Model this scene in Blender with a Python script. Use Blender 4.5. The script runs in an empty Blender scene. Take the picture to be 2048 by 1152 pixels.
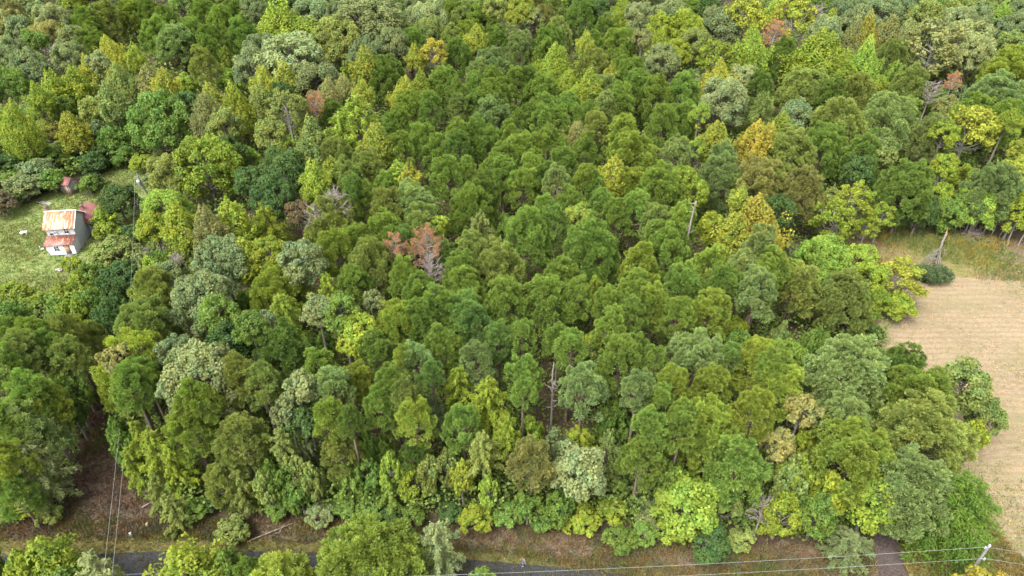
import bpy, math, random
import numpy as np
from mathutils import Vector, Matrix

R = math.radians
rnd = random.Random(11)
rng = np.random.default_rng(7)
scene = bpy.context.scene
col = scene.collection

# ------------------------------------------------------------------ camera, sky, sun, exposure
H, PITCH, FPX = 75.0, 37.0, 1365.0          # drone height (m), pitch below horizon, focal length in photo pixels
cam_data = bpy.data.cameras.new("camera")
cam = bpy.data.objects.new("camera", cam_data)
col.objects.link(cam)
cam.location = (0, 0, H)
cam.rotation_euler = (R(90 - PITCH), 0, 0)
cam_data.sensor_width = 36.0
cam_data.lens = 36.0 * FPX / 2048.0
cam_data.clip_start, cam_data.clip_end = 0.5, 5000
scene.camera = cam

SUN_EL, SUN_AZ = 58.0, 222.0                # azimuth clockwise from +Y: soft light from the left, behind the camera
world = bpy.data.worlds.new("World")
scene.world = world
world.use_nodes = True
wn, wl = world.node_tree.nodes, world.node_tree.links
wn.clear()
w_out = wn.new("ShaderNodeOutputWorld")
w_bg = wn.new("ShaderNodeBackground")
w_sky = wn.new("ShaderNodeTexSky")
w_sky.sky_type = 'NISHITA'
w_sky.sun_disc = False
w_sky.sun_elevation = R(SUN_EL)
w_sky.sun_rotation = R(SUN_AZ)
w_sky.dust_density = 4.0
w_sky.air_density = 1.0
w_hsv = wn.new("ShaderNodeHueSaturation")   # an even cloud deck: the sky's colour mostly washed out
w_hsv.inputs["Saturation"].default_value = 0.12
wl.new(w_sky.outputs[0], w_hsv.inputs["Color"])
wl.new(w_hsv.outputs[0], w_bg.inputs["Color"])
w_bg.inputs["Strength"].default_value = 0.15
wl.new(w_bg.outputs[0], w_out.inputs[0])

sun_data = bpy.data.lights.new("sun", 'SUN')
sun_data.energy = 0.95
sun_data.angle = R(32)
sun_data.color = (1.0, 0.96, 0.88)
sun = bpy.data.objects.new("sun", sun_data)
col.objects.link(sun)
_d = Vector((math.sin(R(SUN_AZ)) * math.cos(R(SUN_EL)), math.cos(R(SUN_AZ)) * math.cos(R(SUN_EL)), math.sin(R(SUN_EL))))
sun.rotation_euler = (-_d).to_track_quat('-Z', 'Y').to_euler()
sun.location = (0, 0, 200)

scene.view_settings.view_transform = 'Standard'
scene.view_settings.look = 'None'
scene.view_settings.gamma = 1.0
scene.view_settings.use_curve_mapping = False
scene.view_settings.exposure = 2.42
scene.cycles.use_denoising = True
scene.cycles.max_bounces = 6
scene.cycles.diffuse_bounces = 4
scene.cycles.glossy_bounces = 2
scene.cycles.transmission_bounces = 4
scene.cycles.transparent_max_bounces = 4

# ------------------------------------------------------------------ picture pixel -> place
_p = R(PITCH)
FWD = np.array([0, math.cos(_p), -math.sin(_p)]); UPV = np.array([0, math.sin(_p), math.cos(_p)]); RGT = np.array([1.0, 0, 0])
def at(px, py, z=0.0):
    d = FWD + RGT * (px - 1024) / FPX - UPV * (py - 576) / FPX
    t = (H - z) / -d[2]
    return Vector((d[0] * t, d[1] * t, z))
def depth_of(p):
    return float(np.dot(np.array([p[0], p[1], p[2] - H]), FWD))
def pix(p):
    v = np.array([p[0], p[1], p[2] - H]); dz = v @ FWD
    return 1024 + FPX * (v @ RGT) / dz, 576 - FPX * (v @ UPV) / dz

# ------------------------------------------------------------------ helpers
def tag(o, label=None, cat=None, group=None, kind=None):
    if label: o["label"] = label
    if cat: o["category"] = cat
    if group: o["group"] = group
    if kind: o["kind"] = kind
    return o
def empty(name, loc, rz=0.0):
    o = bpy.data.objects.new(name, None)
    o.empty_display_size = 0.5
    o.location = loc; o.rotation_euler = (0, 0, rz)
    col.objects.link(o)
    return o
def link(name, me, parent=None, loc=(0, 0, 0), scale=None, rz=None):
    o = bpy.data.objects.new(name, me)
    col.objects.link(o)
    if parent: o.parent = parent
    o.location = loc
    if scale: o.scale = scale
    if rz is not None: o.rotation_euler = (0, 0, rz)
    return o

class MB:
    """collects faces (with a tint and a material slot each) into ONE mesh"""
    def __init__(s):
        s.v, s.li, s.lt, s.t, s.m, s.n = [], [], [], [], [], 0
    def add(s, verts, faces_n, k, tint=0.5, mat=0):
        """verts (N,3); faces_n (F,k) indices"""
        verts = np.asarray(verts, dtype=np.float32).reshape(-1, 3)
        f = np.asarray(faces_n, dtype=np.int32).reshape(-1, k) + s.n
        s.v.append(verts); s.n += len(verts)
        s.li.append(f.ravel()); s.lt.append(np.full(len(f), k, np.int32))
        s.t.append(np.broadcast_to(np.asarray(tint, np.float32), (len(f),)).copy())
        s.m.append(np.full(len(f), mat, np.int32))
    def leaves(s, c, u, w, ln, wd, tint, mat=0, shape='quad'):
        """leaf faces: c base/centre (N,3), u long axis, w width axis"""
        c = np.asarray(c); n = len(c)
        ln = np.broadcast_to(ln, (n,))[:, None]; wd = np.broadcast_to(wd, (n,))[:, None]
        if shape == 'tri':      # narrow at the base, open at the tip
            vs = np.stack([c, c + u * ln + w * wd * .5, c + u * ln - w * wd * .5], 1)
            k = 3
        elif shape == 'blade':  # broad at the base, pointed at the tip
            vs = np.stack([c - w * wd * .5, c + w * wd * .5, c + u * ln], 1)
            k = 3
        else:
            vs = np.stack([c - u * ln * .5, c + w * wd * .5, c + u * ln * .5, c - w * wd * .5], 1)
            k = 4
        s.add(vs.reshape(-1, 3), np.arange(n * k).reshape(n, k), k, tint, mat)
    def box(s, lo, hi, mat=0, M=None, tint=.5):
        x0, y0, z0 = lo; x1, y1, z1 = hi
        v = np.array([(x0,y0,z0),(x1,y0,z0),(x1,y1,z0),(x0,y1,z0),(x0,y0,z1),(x1,y0,z1),(x1,y1,z1),(x0,y1,z1)], float)
        if M is not None:
            v = np.array([M @ Vector(p) for p in v])
        s.add(v, [(0,3,2,1),(4,5,6,7),(0,1,5,4),(1,2,6,5),(2,3,7,6),(3,0,4,7)], 4, tint, mat)
    def poly(s, pts, mat=0, tint=.5):
        s.add(pts, [list(range(len(pts)))], len(pts), tint, mat)
    def tube(s, pts, radii, sides=6, mat=0, tint=.5, cap=True):
        pts = np.asarray(pts, float); n = len(pts)
        radii = np.broadcast_to(radii, (n,))
        tan = np.gradient(pts, axis=0)
        tan /= np.linalg.norm(tan, axis=1)[:, None] + 1e-9
        ref = np.array([0, 0, 1.0]) if abs(tan[0][2]) < .9 else np.array([1.0, 0, 0])
        a = np.cross(tan, ref); a /= np.linalg.norm(a, axis=1)[:, None] + 1e-9
        b = np.cross(tan, a)
        ang = np.linspace(0, 2 * np.pi, sides, endpoint=False)
        ring = pts[:, None] + radii[:, None, None] * (np.cos(ang)[None, :, None] * a[:, None] + np.sin(ang)[None, :, None] * b[:, None])
        f = []
        for i in range(n - 1):
            for j in range(sides):
                f.append((i * sides + j, i * sides + (j + 1) % sides, (i + 1) * sides + (j + 1) % sides, (i + 1) * sides + j))
        v0 = ring.reshape(-1, 3)
        s.add(v0, f, 4, tint, mat)
        if cap:
            s.add(ring[-1], [list(range(sides))], sides, tint, mat)
            s.add(ring[0][::-1], [list(range(sides))], sides, tint, mat)
    def mesh(s, name, mats, smooth=False):
        me = bpy.data.meshes.new(name)
        v = np.concatenate(s.v); li = np.concatenate(s.li); lt = np.concatenate(s.lt)
        me.vertices.add(len(v)); me.vertices.foreach_set("co", v.ravel())
        me.loops.add(len(li)); me.loops.foreach_set("vertex_index", li)
        me.polygons.add(len(lt))
        st = np.zeros(len(lt), np.int32); st[1:] = np.cumsum(lt)[:-1]
        me.polygons.foreach_set("loop_start", st)
        me.polygons.foreach_set("material_index", np.concatenate(s.m))
        a = me.attributes.new("tint", 'FLOAT', 'FACE')
        a.data.foreach_set("value", np.concatenate(s.t))
        if smooth: me.polygons.foreach_set("use_smooth", np.ones(len(lt), bool))
        for m in mats: me.materials.append(m)
        me.update(calc_edges=True)
        return me
    def build(s, name, mats, parent=None, smooth=False, **k):
        if not isinstance(mats, (list, tuple)): mats = [mats]
        return link(name, s.mesh(name, mats, smooth), parent, **k)

def unit(v):
    return v / (np.linalg.norm(v, axis=-1, keepdims=True) + 1e-9)
def rand_dirs(n, zmin=-1.0, zmax=1.0):
    z = rng.uniform(zmin, zmax, n); a = rng.uniform(0, 2 * np.pi, n); r = np.sqrt(1 - z * z)
    return np.stack([r * np.cos(a), r * np.sin(a), z], 1)
def fib_dirs(n, zmin=-1.0, zmax=1.0, jit=.25):
    i = np.arange(n) + .5
    z = zmax - (zmax - zmin) * i / n
    z = np.clip(z + rng.normal(0, jit * (zmax - zmin) / n * 2, n), -1, 1)
    a = i * 2.39996 + rng.normal(0, jit, n)
    r = np.sqrt(1 - z * z)
    return np.stack([r * np.cos(a), r * np.sin(a), z], 1)
def perp(u):
    return unit(np.cross(u, rand_dirs(len(u))))

# ------------------------------------------------------------------ materials
def new_mat(name):
    m = bpy.data.materials.new(name); m.use_nodes = True
    nt = m.node_tree; nt.nodes.clear()
    return m, nt.nodes, nt.links
def N(nodes, typ, **kw):
    n = nodes.new(typ)
    for k, v in kw.items():
        if k in n.inputs: n.inputs[k].default_value = v
        else: setattr(n, k, v)
    return n
def mixrgb(nd, ln, fac, a, b, mode='MIX'):
    n = nd.new("ShaderNodeMix"); n.data_type = 'RGBA'; n.blend_type = mode
    for s, v in ((0, fac), (6, a), (7, b)):
        if hasattr(v, 'links') or hasattr(v, 'is_linked'): ln.new(v, n.inputs[s])
        else: n.inputs[s].default_value = v if s == 0 else (*v, 1)
    return n.outputs[2]

def leaf_material(name, translucency=.3, rough=.55, spec=.3, autumn=(1.5, 1.1, .6), var=.5, green=(.72, .92, 1.0)):
    """colour comes from the tree itself (object colour), varied leaf by leaf and limb by limb"""
    m, nd, ln = new_mat(name)
    out = nd.new("ShaderNodeOutputMaterial")
    oi = nd.new("ShaderNodeObjectInfo")
    at_ = nd.new("ShaderNodeAttribute"); at_.attribute_name = "tint"
    tc = nd.new("ShaderNodeTexCoord")
    nz = N(nd, "ShaderNodeTexNoise", Scale=.55, Detail=2.0); ln.new(tc.outputs["Object"], nz.inputs["Vector"])
    mp = nd.new("ShaderNodeMapRange"); ln.new(at_.outputs["Fac"], mp.inputs[0])
    mp.inputs[3].default_value = 1 - var; mp.inputs[4].default_value = 1 + var
    c1 = mixrgb(nd, ln, 1.0, oi.outputs["Color"], mp.outputs[0], 'MULTIPLY')
    mp2 = nd.new("ShaderNodeMapRange"); ln.new(nz.outputs[0], mp2.inputs[0])
    mp2.inputs[1].default_value = .42; mp2.inputs[2].default_value = .68
    c2 = mixrgb(nd, ln, 1.0, c1, autumn, 'MULTIPLY')
    mulf = nd.new("ShaderNodeMath"); mulf.operation = 'MULTIPLY'; ln.new(mp2.outputs[0], mulf.inputs[0]); mulf.inputs[1].default_value = .55
    c3 = mixrgb(nd, ln, mulf.outputs[0], c1, c2)
    mp3 = nd.new("ShaderNodeMapRange"); ln.new(nz.outputs[0], mp3.inputs[0])
    mp3.inputs[1].default_value = .5; mp3.inputs[2].default_value = .32; mp3.inputs[4].default_value = .8
    c3 = mixrgb(nd, ln, mp3.outputs[0], c3, mixrgb(nd, ln, 1.0, c3, green, 'MULTIPLY'))
    pb = N(nd, "ShaderNodeBsdfPrincipled", Roughness=rough); pb.inputs["Specular IOR Level"].default_value = spec
    ln.new(c3, pb.inputs["Base Color"])
    tr = nd.new("ShaderNodeBsdfTranslucent")
    c4 = mixrgb(nd, ln, 1.0, c3, (1.1, 1.25, .6), 'MULTIPLY')
    ln.new(c4, tr.inputs["Color"])
    mx = nd.new("ShaderNodeMixShader"); mx.inputs[0].default_value = translucency
    ln.new(pb.outputs[0], mx.inputs[1]); ln.new(tr.outputs[0], mx.inputs[2]); ln.new(mx.outputs[0], out.inputs[0])
    return m
def plain(name, c1, c2=None, scale=4.0, rough=.8, detail=4.0, stretch=(1, 1, 1), bump=0.0, lo=.35, hi=.65, metallic=0.0, coord="Object", tint=0.0):
    m, nd, ln = new_mat(name)
    out = nd.new("ShaderNodeOutputMaterial")
    pb = N(nd, "ShaderNodeBsdfPrincipled", Roughness=rough, Metallic=metallic); pb.inputs["Specular IOR Level"].default_value = .25
    ln.new(pb.outputs[0], out.inputs[0])
    if c2 is None:
        pb.inputs["Base Color"].default_value = (*c1, 1); return m
    tc = nd.new("ShaderNodeTexCoord"); mpn = nd.new("ShaderNodeMapping"); mpn.inputs["Scale"].default_value = stretch
    ln.new(tc.outputs[coord], mpn.inputs[0])
    nz = N(nd, "ShaderNodeTexNoise", Scale=scale, Detail=detail, Roughness=.6); ln.new(mpn.outputs[0], nz.inputs["Vector"])
    mr = nd.new("ShaderNodeMapRange"); ln.new(nz.outputs[0], mr.inputs[0]); mr.inputs[1].default_value = lo; mr.inputs[2].default_value = hi
    c = mixrgb(nd, ln, mr.outputs[0], c1, c2)
    if tint:
        at_ = nd.new("ShaderNodeAttribute"); at_.attribute_name = "tint"
        mp = nd.new("ShaderNodeMapRange"); ln.new(at_.outputs["Fac"], mp.inputs[0]); mp.inputs[3].default_value = 1 - tint; mp.inputs[4].default_value = 1 + tint
        c = mixrgb(nd, ln, 1.0, c, mp.outputs[0], 'MULTIPLY')
    ln.new(c, pb.inputs["Base Color"])
    if bump:
        bp = N(nd, "ShaderNodeBump", Strength=bump, Distance=.1); ln.new(nz.outputs[0], bp.inputs["Height"]); ln.new(bp.outputs[0], pb.inputs["Normal"])
    return m

M_NEEDLE = leaf_material("needles", .45, .6, .12, (1.1, 1.02, .85), .4, (.88, .97, 1.0))
M_LEAF = leaf_material("leaves", .42, .6, .15, (1.13, 1.04, .85), .38)
M_BARK = plain("bark_grey", (.075, .064, .052), (.16, .145, .12), 3.0, .9, stretch=(1, 1, .25), bump=.4)
M_PALEBARK = plain("bark_pale", (.10, .092, .08), (.20, .188, .165), 2.0, .85, stretch=(1, 1, .3))
M_PINEBARK = plain("bark_pine", (.07, .05, .036), (.15, .115, .088), 3.0, .9, stretch=(1, 1, .3), bump=.4)
M_DEADWOOD = plain("dead_wood", (.12, .098, .085), (.22, .19, .17), 3.0, .85, stretch=(1, 1, .3))
M_BROKEN = plain("broken_wood", (.26, .12, .05), (.34, .19, .09), 6.0, .8)

# ------------------------------------------------------------------ crowns (built in metres, centre at 0)
def limbs(mb, ends, b, r0=.11, mat=1, zb=-.75, every=1):
    for e in ends[::every]:
        z0 = max(-b * .95, e[2] - np.hypot(e[0], e[1]) * rng.uniform(.5, 1.0))
        p0 = np.array([0, 0, z0]); p2 = np.array(e)
        p1 = (p0 + p2) / 2 + rng.normal(0, .15, 3) + np.array([0, 0, -.12 * np.hypot(e[0], e[1])])
        mb.tube([p0, p1, p2], [r0, r0 * .6, r0 * .2], 4, mat, cap=False)
def puff_needles(mb, c, r, n, outward, mat=0, base_t=.5, ln=.62):
    d = unit(rand_dirs(n, -1, 1) + outward * .55 + np.array([0, 0, .45]))
    st = c + d * r * (1 - ln) * rng.uniform(.6, 1.1, (n, 1))
    mb.leaves(st, d, perp(d), r * ln * rng.uniform(.75, 1.2, n), r * .17 * rng.uniform(.7, 1.3, n), np.clip(base_t + rng.normal(0, .16, n), 0, 1), mat, 'tri')
def crown_pine(a, b, nb=30, npuff=5, nn=105, pr=.62, zmin=-.55, top=1.0, droop=.0, jag=.22, spread=.24):
    mb = MB(); D = fib_dirs(nb, zmin, top, .35)
    rad = rng.uniform(1 - 2 * jag, 1.0, nb)
    ends = D * rad[:, None] * np.array([a, a, b]) * .82
    side = unit(rng.normal(0, 1, 2)) * rng.uniform(0, .16) * a; ends[:, :2] += side * (ends[:, 2:3] / b)
    lop = 1 + rng.uniform(.0, .22) * np.cos(np.arctan2(ends[:, 1], ends[:, 0]) * rng.integers(1, 4) + rng.uniform(0, 6)); ends *= lop[:, None]
    cone = np.clip(1.0 - .22 * ends[:, 2:3] / b, .7, 1.15); ends[:, :2] *= cone * rng.uniform(.9, 1.05)
    ends = np.concatenate([ends, D[: nb // 3] * .5 * np.array([a, a, b])])
    dirs = np.concatenate([D, D[: nb // 3]])
    for e, d in zip(ends, dirs):
        t0 = np.clip(rng.normal(.5, .13), .15, .85)
        R0 = rng.uniform(.8, 1.25) * spread * a
        for k in range(npuff):
            off = unit(rng.normal(0, 1, 3) + d * .6 + np.array([0, 0, .3])) * R0 * rng.uniform(.5, 1.1)
            off[2] *= .8
            r = pr * rng.uniform(.75, 1.25)
            puff_needles(mb, e + off, r, int(nn * r / pr), d, 0, np.clip(t0 + rng.normal(0, .06), .05, .95))
    limbs(mb, ends[:nb], b, .08, every=2)
    mb.tube([(0, 0, -b), (0.05, 0, -b * .2), (0, .05, b * .6)], [.17, .13, .05], 6, 1, cap=False)
    return mb
def lobe_leaves(mb, c, rr, n, size, mat=0, t0=.5, up=.5):
    d = unit(rand_dirs(n, -.6, 1))
    p = c + d * rr * rng.uniform(.8, 1.06, (n, 1))
    nrm = unit(d + rng.normal(0, .55, (n, 3)) + np.array([0, 0, up]))
    u = perp(nrm); w = np.cross(nrm, u)
    s = size * rng.uniform(.7, 1.35, n)
    mb.leaves(p, u, w, s, s * .8, np.clip(t0 + rng.normal(0, .17, n), 0, 1), mat)
def crown_oak(a, b, nl=34, sub=8, nleaf=34, size=.34, zmin=-.45, jag=.14, lobe=.30, bark=1, r0=.12):
    mb = MB(); D = fib_dirs(nl, zmin, 1.0, .4)
    rad = rng.uniform(1 - 2 * jag, 1.0, nl)
    ends = D * rad[:, None] * np.array([a, a, b]) * (1 - lobe * .75)
    for e, d in zip(ends, D):
        t0 = np.clip(rng.normal(.5, .1), .15, .85)
        Rl = lobe * a * rng.uniform(.75, 1.2)
        SD = unit(rand_dirs(sub, -.4, 1) + d * .6)
        for sd in SD:
            c = e + sd * Rl * .72 * np.array([1, 1, .85])
            lobe_leaves(mb, c, Rl * rng.uniform(.34, .52), nleaf, size, 0, np.clip(t0 + rng.normal(0, .09), .05, .95))
    limbs(mb, ends, b, r0)
    mb.tube([(0, 0, -b), (.1, 0, -b * .3), (0, .1, b * .3)], [.2, .16, .06], 6, 1, cap=False)
    return mb
def crown_flame(a, b, nl=26, nleaf=150, size=.32):
    """upright crown of pointed, flame-like boughs, tallest in the middle"""
    mb = MB(); ends = []
    for i in range(nl):
        f = math.sqrt((i + .5) / nl); ang = i * 2.39996 + rng.normal(0, .2)
        x, y = math.cos(ang) * f * a * .8, math.sin(ang) * f * a * .8
        prof = b * (1 - 1.25 * f ** 1.5) + rng.normal(0, .08) * b
        hh = b * rng.uniform(.3, .42); wd = a * rng.uniform(.2, .3)
        c = np.array([x, y, prof - hh * .7]); ends.append(c)
        t0 = np.clip(rng.normal(.5, .12), .15, .85)
        z = rng.uniform(-1, 1, nleaf)
        tap = np.where(z > 0, 1 - z ** 1.3 * .92, np.sqrt(np.clip(1 - z * z, .05, 1)))
        an = rng.uniform(0, 2 * np.pi, nleaf)
        rr = wd * tap * rng.uniform(.75, 1.1, nleaf)
        p = c + np.stack([rr * np.cos(an), rr * np.sin(an), z * hh], 1)
        d = unit(np.stack([np.cos(an), np.sin(an), .5 + z * .4], 1))
        nrm = unit(d + rng.normal(0, .5, (nleaf, 3)) + np.array([0, 0, .3]))
        u = perp(nrm); s = size * rng.uniform(.7, 1.35, nleaf)
        mb.leaves(p, u, np.cross(nrm, u), s, s * .8, np.clip(t0 + rng.normal(0, .17, nleaf), 0, 1), 0)
    # lower skirt so that the flank is closed
    D = fib_dirs(nl, -.75, .35, .4)
    for d in D:
        e = d * np.array([a, a, b]) * rng.uniform(.68, .9)
        ends.append(e); t0 = np.clip(rng.normal(.48, .12), .1, .85)
        for k in range(4):
            lobe_leaves(mb, e + rng.normal(0, .17, 3) * a, a * rng.uniform(.12, .2), 30, size, 0, t0)
    limbs(mb, ends, b, .1)
    mb.tube([(0, 0, -b), (.05, 0, 0), (0, 0, b * .8)], [.17, .12, .03], 6, 1, cap=False)
    return mb
def crown_airy(a, b, nl=20, size=.33):
    """open crown: pale limbs show between separate leafy boughs"""
    mb = MB(); D = fib_dirs(nl, -.35, 1.0, .5); ends = []
    for d in D:
        e = d * np.array([a, a, b]) * rng.uniform(.6, .92); ends.append(e)
        t0 = np.clip(rng.normal(.5, .13), .1, .9)
        for k in range(11):
            c = e + unit(rng.normal(0, 1, 3)) * a * .2 * rng.uniform(.4, 1.15) * np.array([1, 1, .7])
            lobe_leaves(mb, c, a * rng.uniform(.05, .105), 20, size, 0, np.clip(t0 + rng.normal(0, .1), 0, 1))
            mb.tube([e * .8, c], [.035, .015], 3, 1, cap=False)
    limbs(mb, ends, b, .09)
    mb.tube([(0, 0, -b), (.1, 0, -b * .3), (0, .1, b * .45)], [.16, .12, .05], 6, 1, cap=False)
    return mb
def crown_feather(a, b, nb=46, size=.26, droop=.28, width=.085, mid=.0):
    """long separate sprays that leave the stem all round, drooping at the tip: star-shaped from above"""
    mb = MB()
    for i in range(nb):
        f = (i + .5) / nb
        z0 = b * (.95 - 1.75 * f)
        L = a * (.22 + .78 * math.sin(min(1, f * 1.25) * math.pi / 2)) * rng.uniform(.6, 1.12)
        ang = i * 2.39996 + rng.normal(0, .25)
        out = np.array([math.cos(ang), math.sin(ang), 0]); side = np.array([-math.sin(ang), math.cos(ang), 0])
        rise = rng.uniform(.1, .62) * (1.2 - f)
        n = int(150 * L / a) + 20
        s = rng.uniform(.12, 1, n) ** .8
        zc = z0 + L * (rise * s - droop * s * s)
        lat = rng.normal(0, 1, n) * width * L * (.35 + .65 * np.sin(s * math.pi) ** .7) * .8
        p = out * (L * s)[:, None] + side * lat[:, None]
        p[:, 2] = zc + rng.normal(0, .07, n) * a - np.abs(lat) * .25
        dirv = unit(out * .7 + side * np.sign(lat)[:, None] * .7 + rng.normal(0, .3, (n, 3)) + np.array([0, 0, -.15]))
        nrm = unit(np.array([0, 0, 1.0]) + rng.normal(0, .4, (n, 3)))
        w = unit(np.cross(nrm, dirv))
        t0 = np.clip(rng.normal(.5, .12), .1, .9)
        mb.leaves(p, dirv, w, size * 1.7 * rng.uniform(.7, 1.3, n), size * .5 * rng.uniform(.7, 1.3, n), np.clip(t0 + rng.normal(0, .17, n), 0, 1), 0, 'quad')
        k = np.linspace(0, .95, 4)
        pt = out[None] * (L * k)[:, None]; pt[:, 2] = z0 + L * (rise * k - droop * k * k)
        mb.tube(pt, np.linspace(.055, .015, 4), 3, 1, cap=False)
    mb.tube([(0, 0, -b), (0, 0, 0), (0, 0, b)], [.15, .1, .02], 6, 1, cap=False)
    return mb
def crown_bare(a, b, nb=26, needles=0, twigs=9):
    """dead crown: limbs and twigs, some with browned needles still on"""
    mb = MB(); D = fib_dirs(nb, -.5, 1.0, .4)
    for d in D:
        e = d * np.array([a, a, b]) * rng.uniform(.7, 1.0)
        z0 = max(-b, e[2] - np.hypot(e[0], e[1]) * rng.uniform(.5, 1.1))
        p0 = np.array([0, 0, z0]); p1 = (p0 + e) / 2 + rng.normal(0, .12, 3)
        mb.tube([p0, p1, e], [.085, .055, .022], 4, 1, cap=False)
        for k in range(twigs):
            s = rng.uniform(.35, 1); q = p0 + (e - p0) * s
            tdir = unit(d + rng.normal(0, .6, 3) + np.array([0, 0, .35])) * a * rng.uniform(.14, .34)
            mb.tube([q, q + tdir * .5 + rng.normal(0, .04, 3), q + tdir], [.034, .024, .012], 3, 1, cap=False)
            if needles: puff_needles(mb, q + tdir, a * .12 * rng.uniform(.7, 1.3), needles, d, 0, np.clip(rng.normal(.5, .15), .1, .9))
    mb.tube([(0, 0, -b), (.05, 0, 0), (0, 0, b * .95)], [.16, .1, .03], 6, 1, cap=False)
    return mb

PROTO = {}
def proto(key, a0, b0, count, fn, leaf=M_NEEDLE, bark=M_PINEBARK):
    PROTO[key] = [(fn(a0, b0).mesh("crown", [leaf, bark]), a0, b0) for _ in range(count)]
proto('Ps', 2.2, 3.2, 6, lambda a, b: crown_pine(a, b, 40, 3, 80, .46, rng.uniform(-.7, -.45), 1.0, jag=rng.uniform(.06, .14), spread=.2))
proto('P', 3.3, 5.0, 14, lambda a, b: crown_pine(a, b, int(rng.integers(54, 78)), 3, 80, rng.uniform(.46, .58), rng.uniform(-.65, -.35), 1.0, jag=rng.uniform(.06, .24), spread=rng.uniform(.16, .24)))
proto('Pl', 5.2, 6.8, 4, lambda a, b: crown_pine(a, b, 110, 4, 85, .62, -.55, jag=.12, spread=.17))
proto('Fs', 2.4, 3.4, 4, lambda a, b: crown_feather(a, b, 40, .24), M_NEEDLE)
proto('F', 3.6, 4.8, 4, lambda a, b: crown_feather(a, b, 54, .28), M_NEEDLE)
proto('C', 5.5, 6.5, 2, lambda a, b: crown_feather(a, b, 150, .26, .4, .14), M_LEAF)
proto('Os', 2.0, 1.8, 6, lambda a, b: crown_oak(a, b, 20, 6, 30, .27, -.35, .2, .34), M_LEAF, M_BARK)
proto('O', 3.4, 3.3, 6, lambda a, b: crown_oak(a, b, 32, 8, 42, .27, -.45, .17), M_LEAF, M_BARK)
proto('Ol', 5.8, 5.0, 4, lambda a, b: crown_oak(a, b, 52, 10, 54, .29, -.45, .15, .24), M_LEAF, M_BARK)
proto('Ts', 1.9, 3.0, 4, lambda a, b: crown_flame(a, b, 18, 120, .27), M_LEAF, M_BARK)
proto('T', 3.1, 4.6, 5, lambda a, b: crown_flame(a, b, 28, 200, .27), M_LEAF, M_BARK)
proto('Tl', 5.2, 6.0, 3, lambda a, b: crown_flame(a, b, 44, 300, .30), M_LEAF, M_BARK)
proto('W', 4.6, 4.6, 4, lambda a, b: crown_airy(a, b, 32), M_LEAF, M_PALEBARK)
proto('D', 2.8, 3.4, 3, lambda a, b: crown_bare(a, b, 30, 34, 9), M_NEEDLE, M_DEADWOOD)
proto('G', 2.6, 3.4, 3, lambda a, b: crown_bare(a, b, 36, 0, 11), M_NEEDLE, M_DEADWOOD)

def trunk_mesh(bark, taper=.45):
    mb = MB(); z = np.linspace(0, 1, 7)
    pts = np.stack([rng.normal(0, .012, 7).cumsum() * .12, rng.normal(0, .012, 7).cumsum() * .12, z], 1)
    pts[0, :2] = 0
    rr = np.array([1.35, 1.05, .95, .85, .75, .62, taper])
    ang = np.linspace(0, 2 * np.pi, 8, endpoint=False)
    ring = np.stack([pts[:, None, 0] * 20 + rr[:, None] * np.cos(ang), pts[:, None, 1] * 20 + rr[:, None] * np.sin(ang), np.repeat(z[:, None], 8, 1)], 2)
    f = [(i * 8 + j, i * 8 + (j + 1) % 8, (i + 1) * 8 + (j + 1) % 8, (i + 1) * 8 + j) for i in range(6) for j in range(8)]
    mb.add(ring.reshape(-1, 3), f, 4)
    return mb.mesh("trunk", [bark], True)
TRUNK = {'pine': [trunk_mesh(M_PINEBARK) for _ in range(4)], 'grey': [trunk_mesh(M_BARK) for _ in range(4)], 'pale': [trunk_mesh(M_PALEBARK) for _ in range(3)], 'dead': [trunk_mesh(M_DEADWOOD) for _ in range(2)]}

# colours of foliage (own colour of the leaves) and the word for them
COL = {
 'pg': ((.130,.188,.038), 'mid green'), 'pd': ((.100,.152,.034), 'dark green'), 'py': ((.168,.212,.036), 'yellowish green'),
 'po': ((.152,.184,.048), 'olive green'), 'pl': ((.158,.205,.070), 'pale green'), 'pb': ((.112,.175,.045), 'bluish green'),
 'gg': ((.125,.155,.064), 'grey green'), 'gm': ((.098,.152,.028), 'leafy green'), 'gd': ((.052,.088,.023), 'very dark green'),
 'gl': ((.170,.198,.082), 'pale grey green'), 'lm': ((.165,.230,.034), 'bright lime green'), 'yg': ((.165,.205,.024), 'yellow green'),
 'ye': ((.205,.222,.030), 'yellow'), 'go': ((.250,.215,.032), 'golden'), 'or': ((.28,.15,.05), 'orange'), 'ru': ((.33,.165,.09), 'rusty brown'),
 'ev': ((.070,.120,.016), 'deep green'),
 'ol': ((.168,.168,.055), 'tan olive'), 'br': ((.11,.085,.045), 'dull brown'), 'pk': ((.22,.19,.17), 'pinkish grey'),
}

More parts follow.
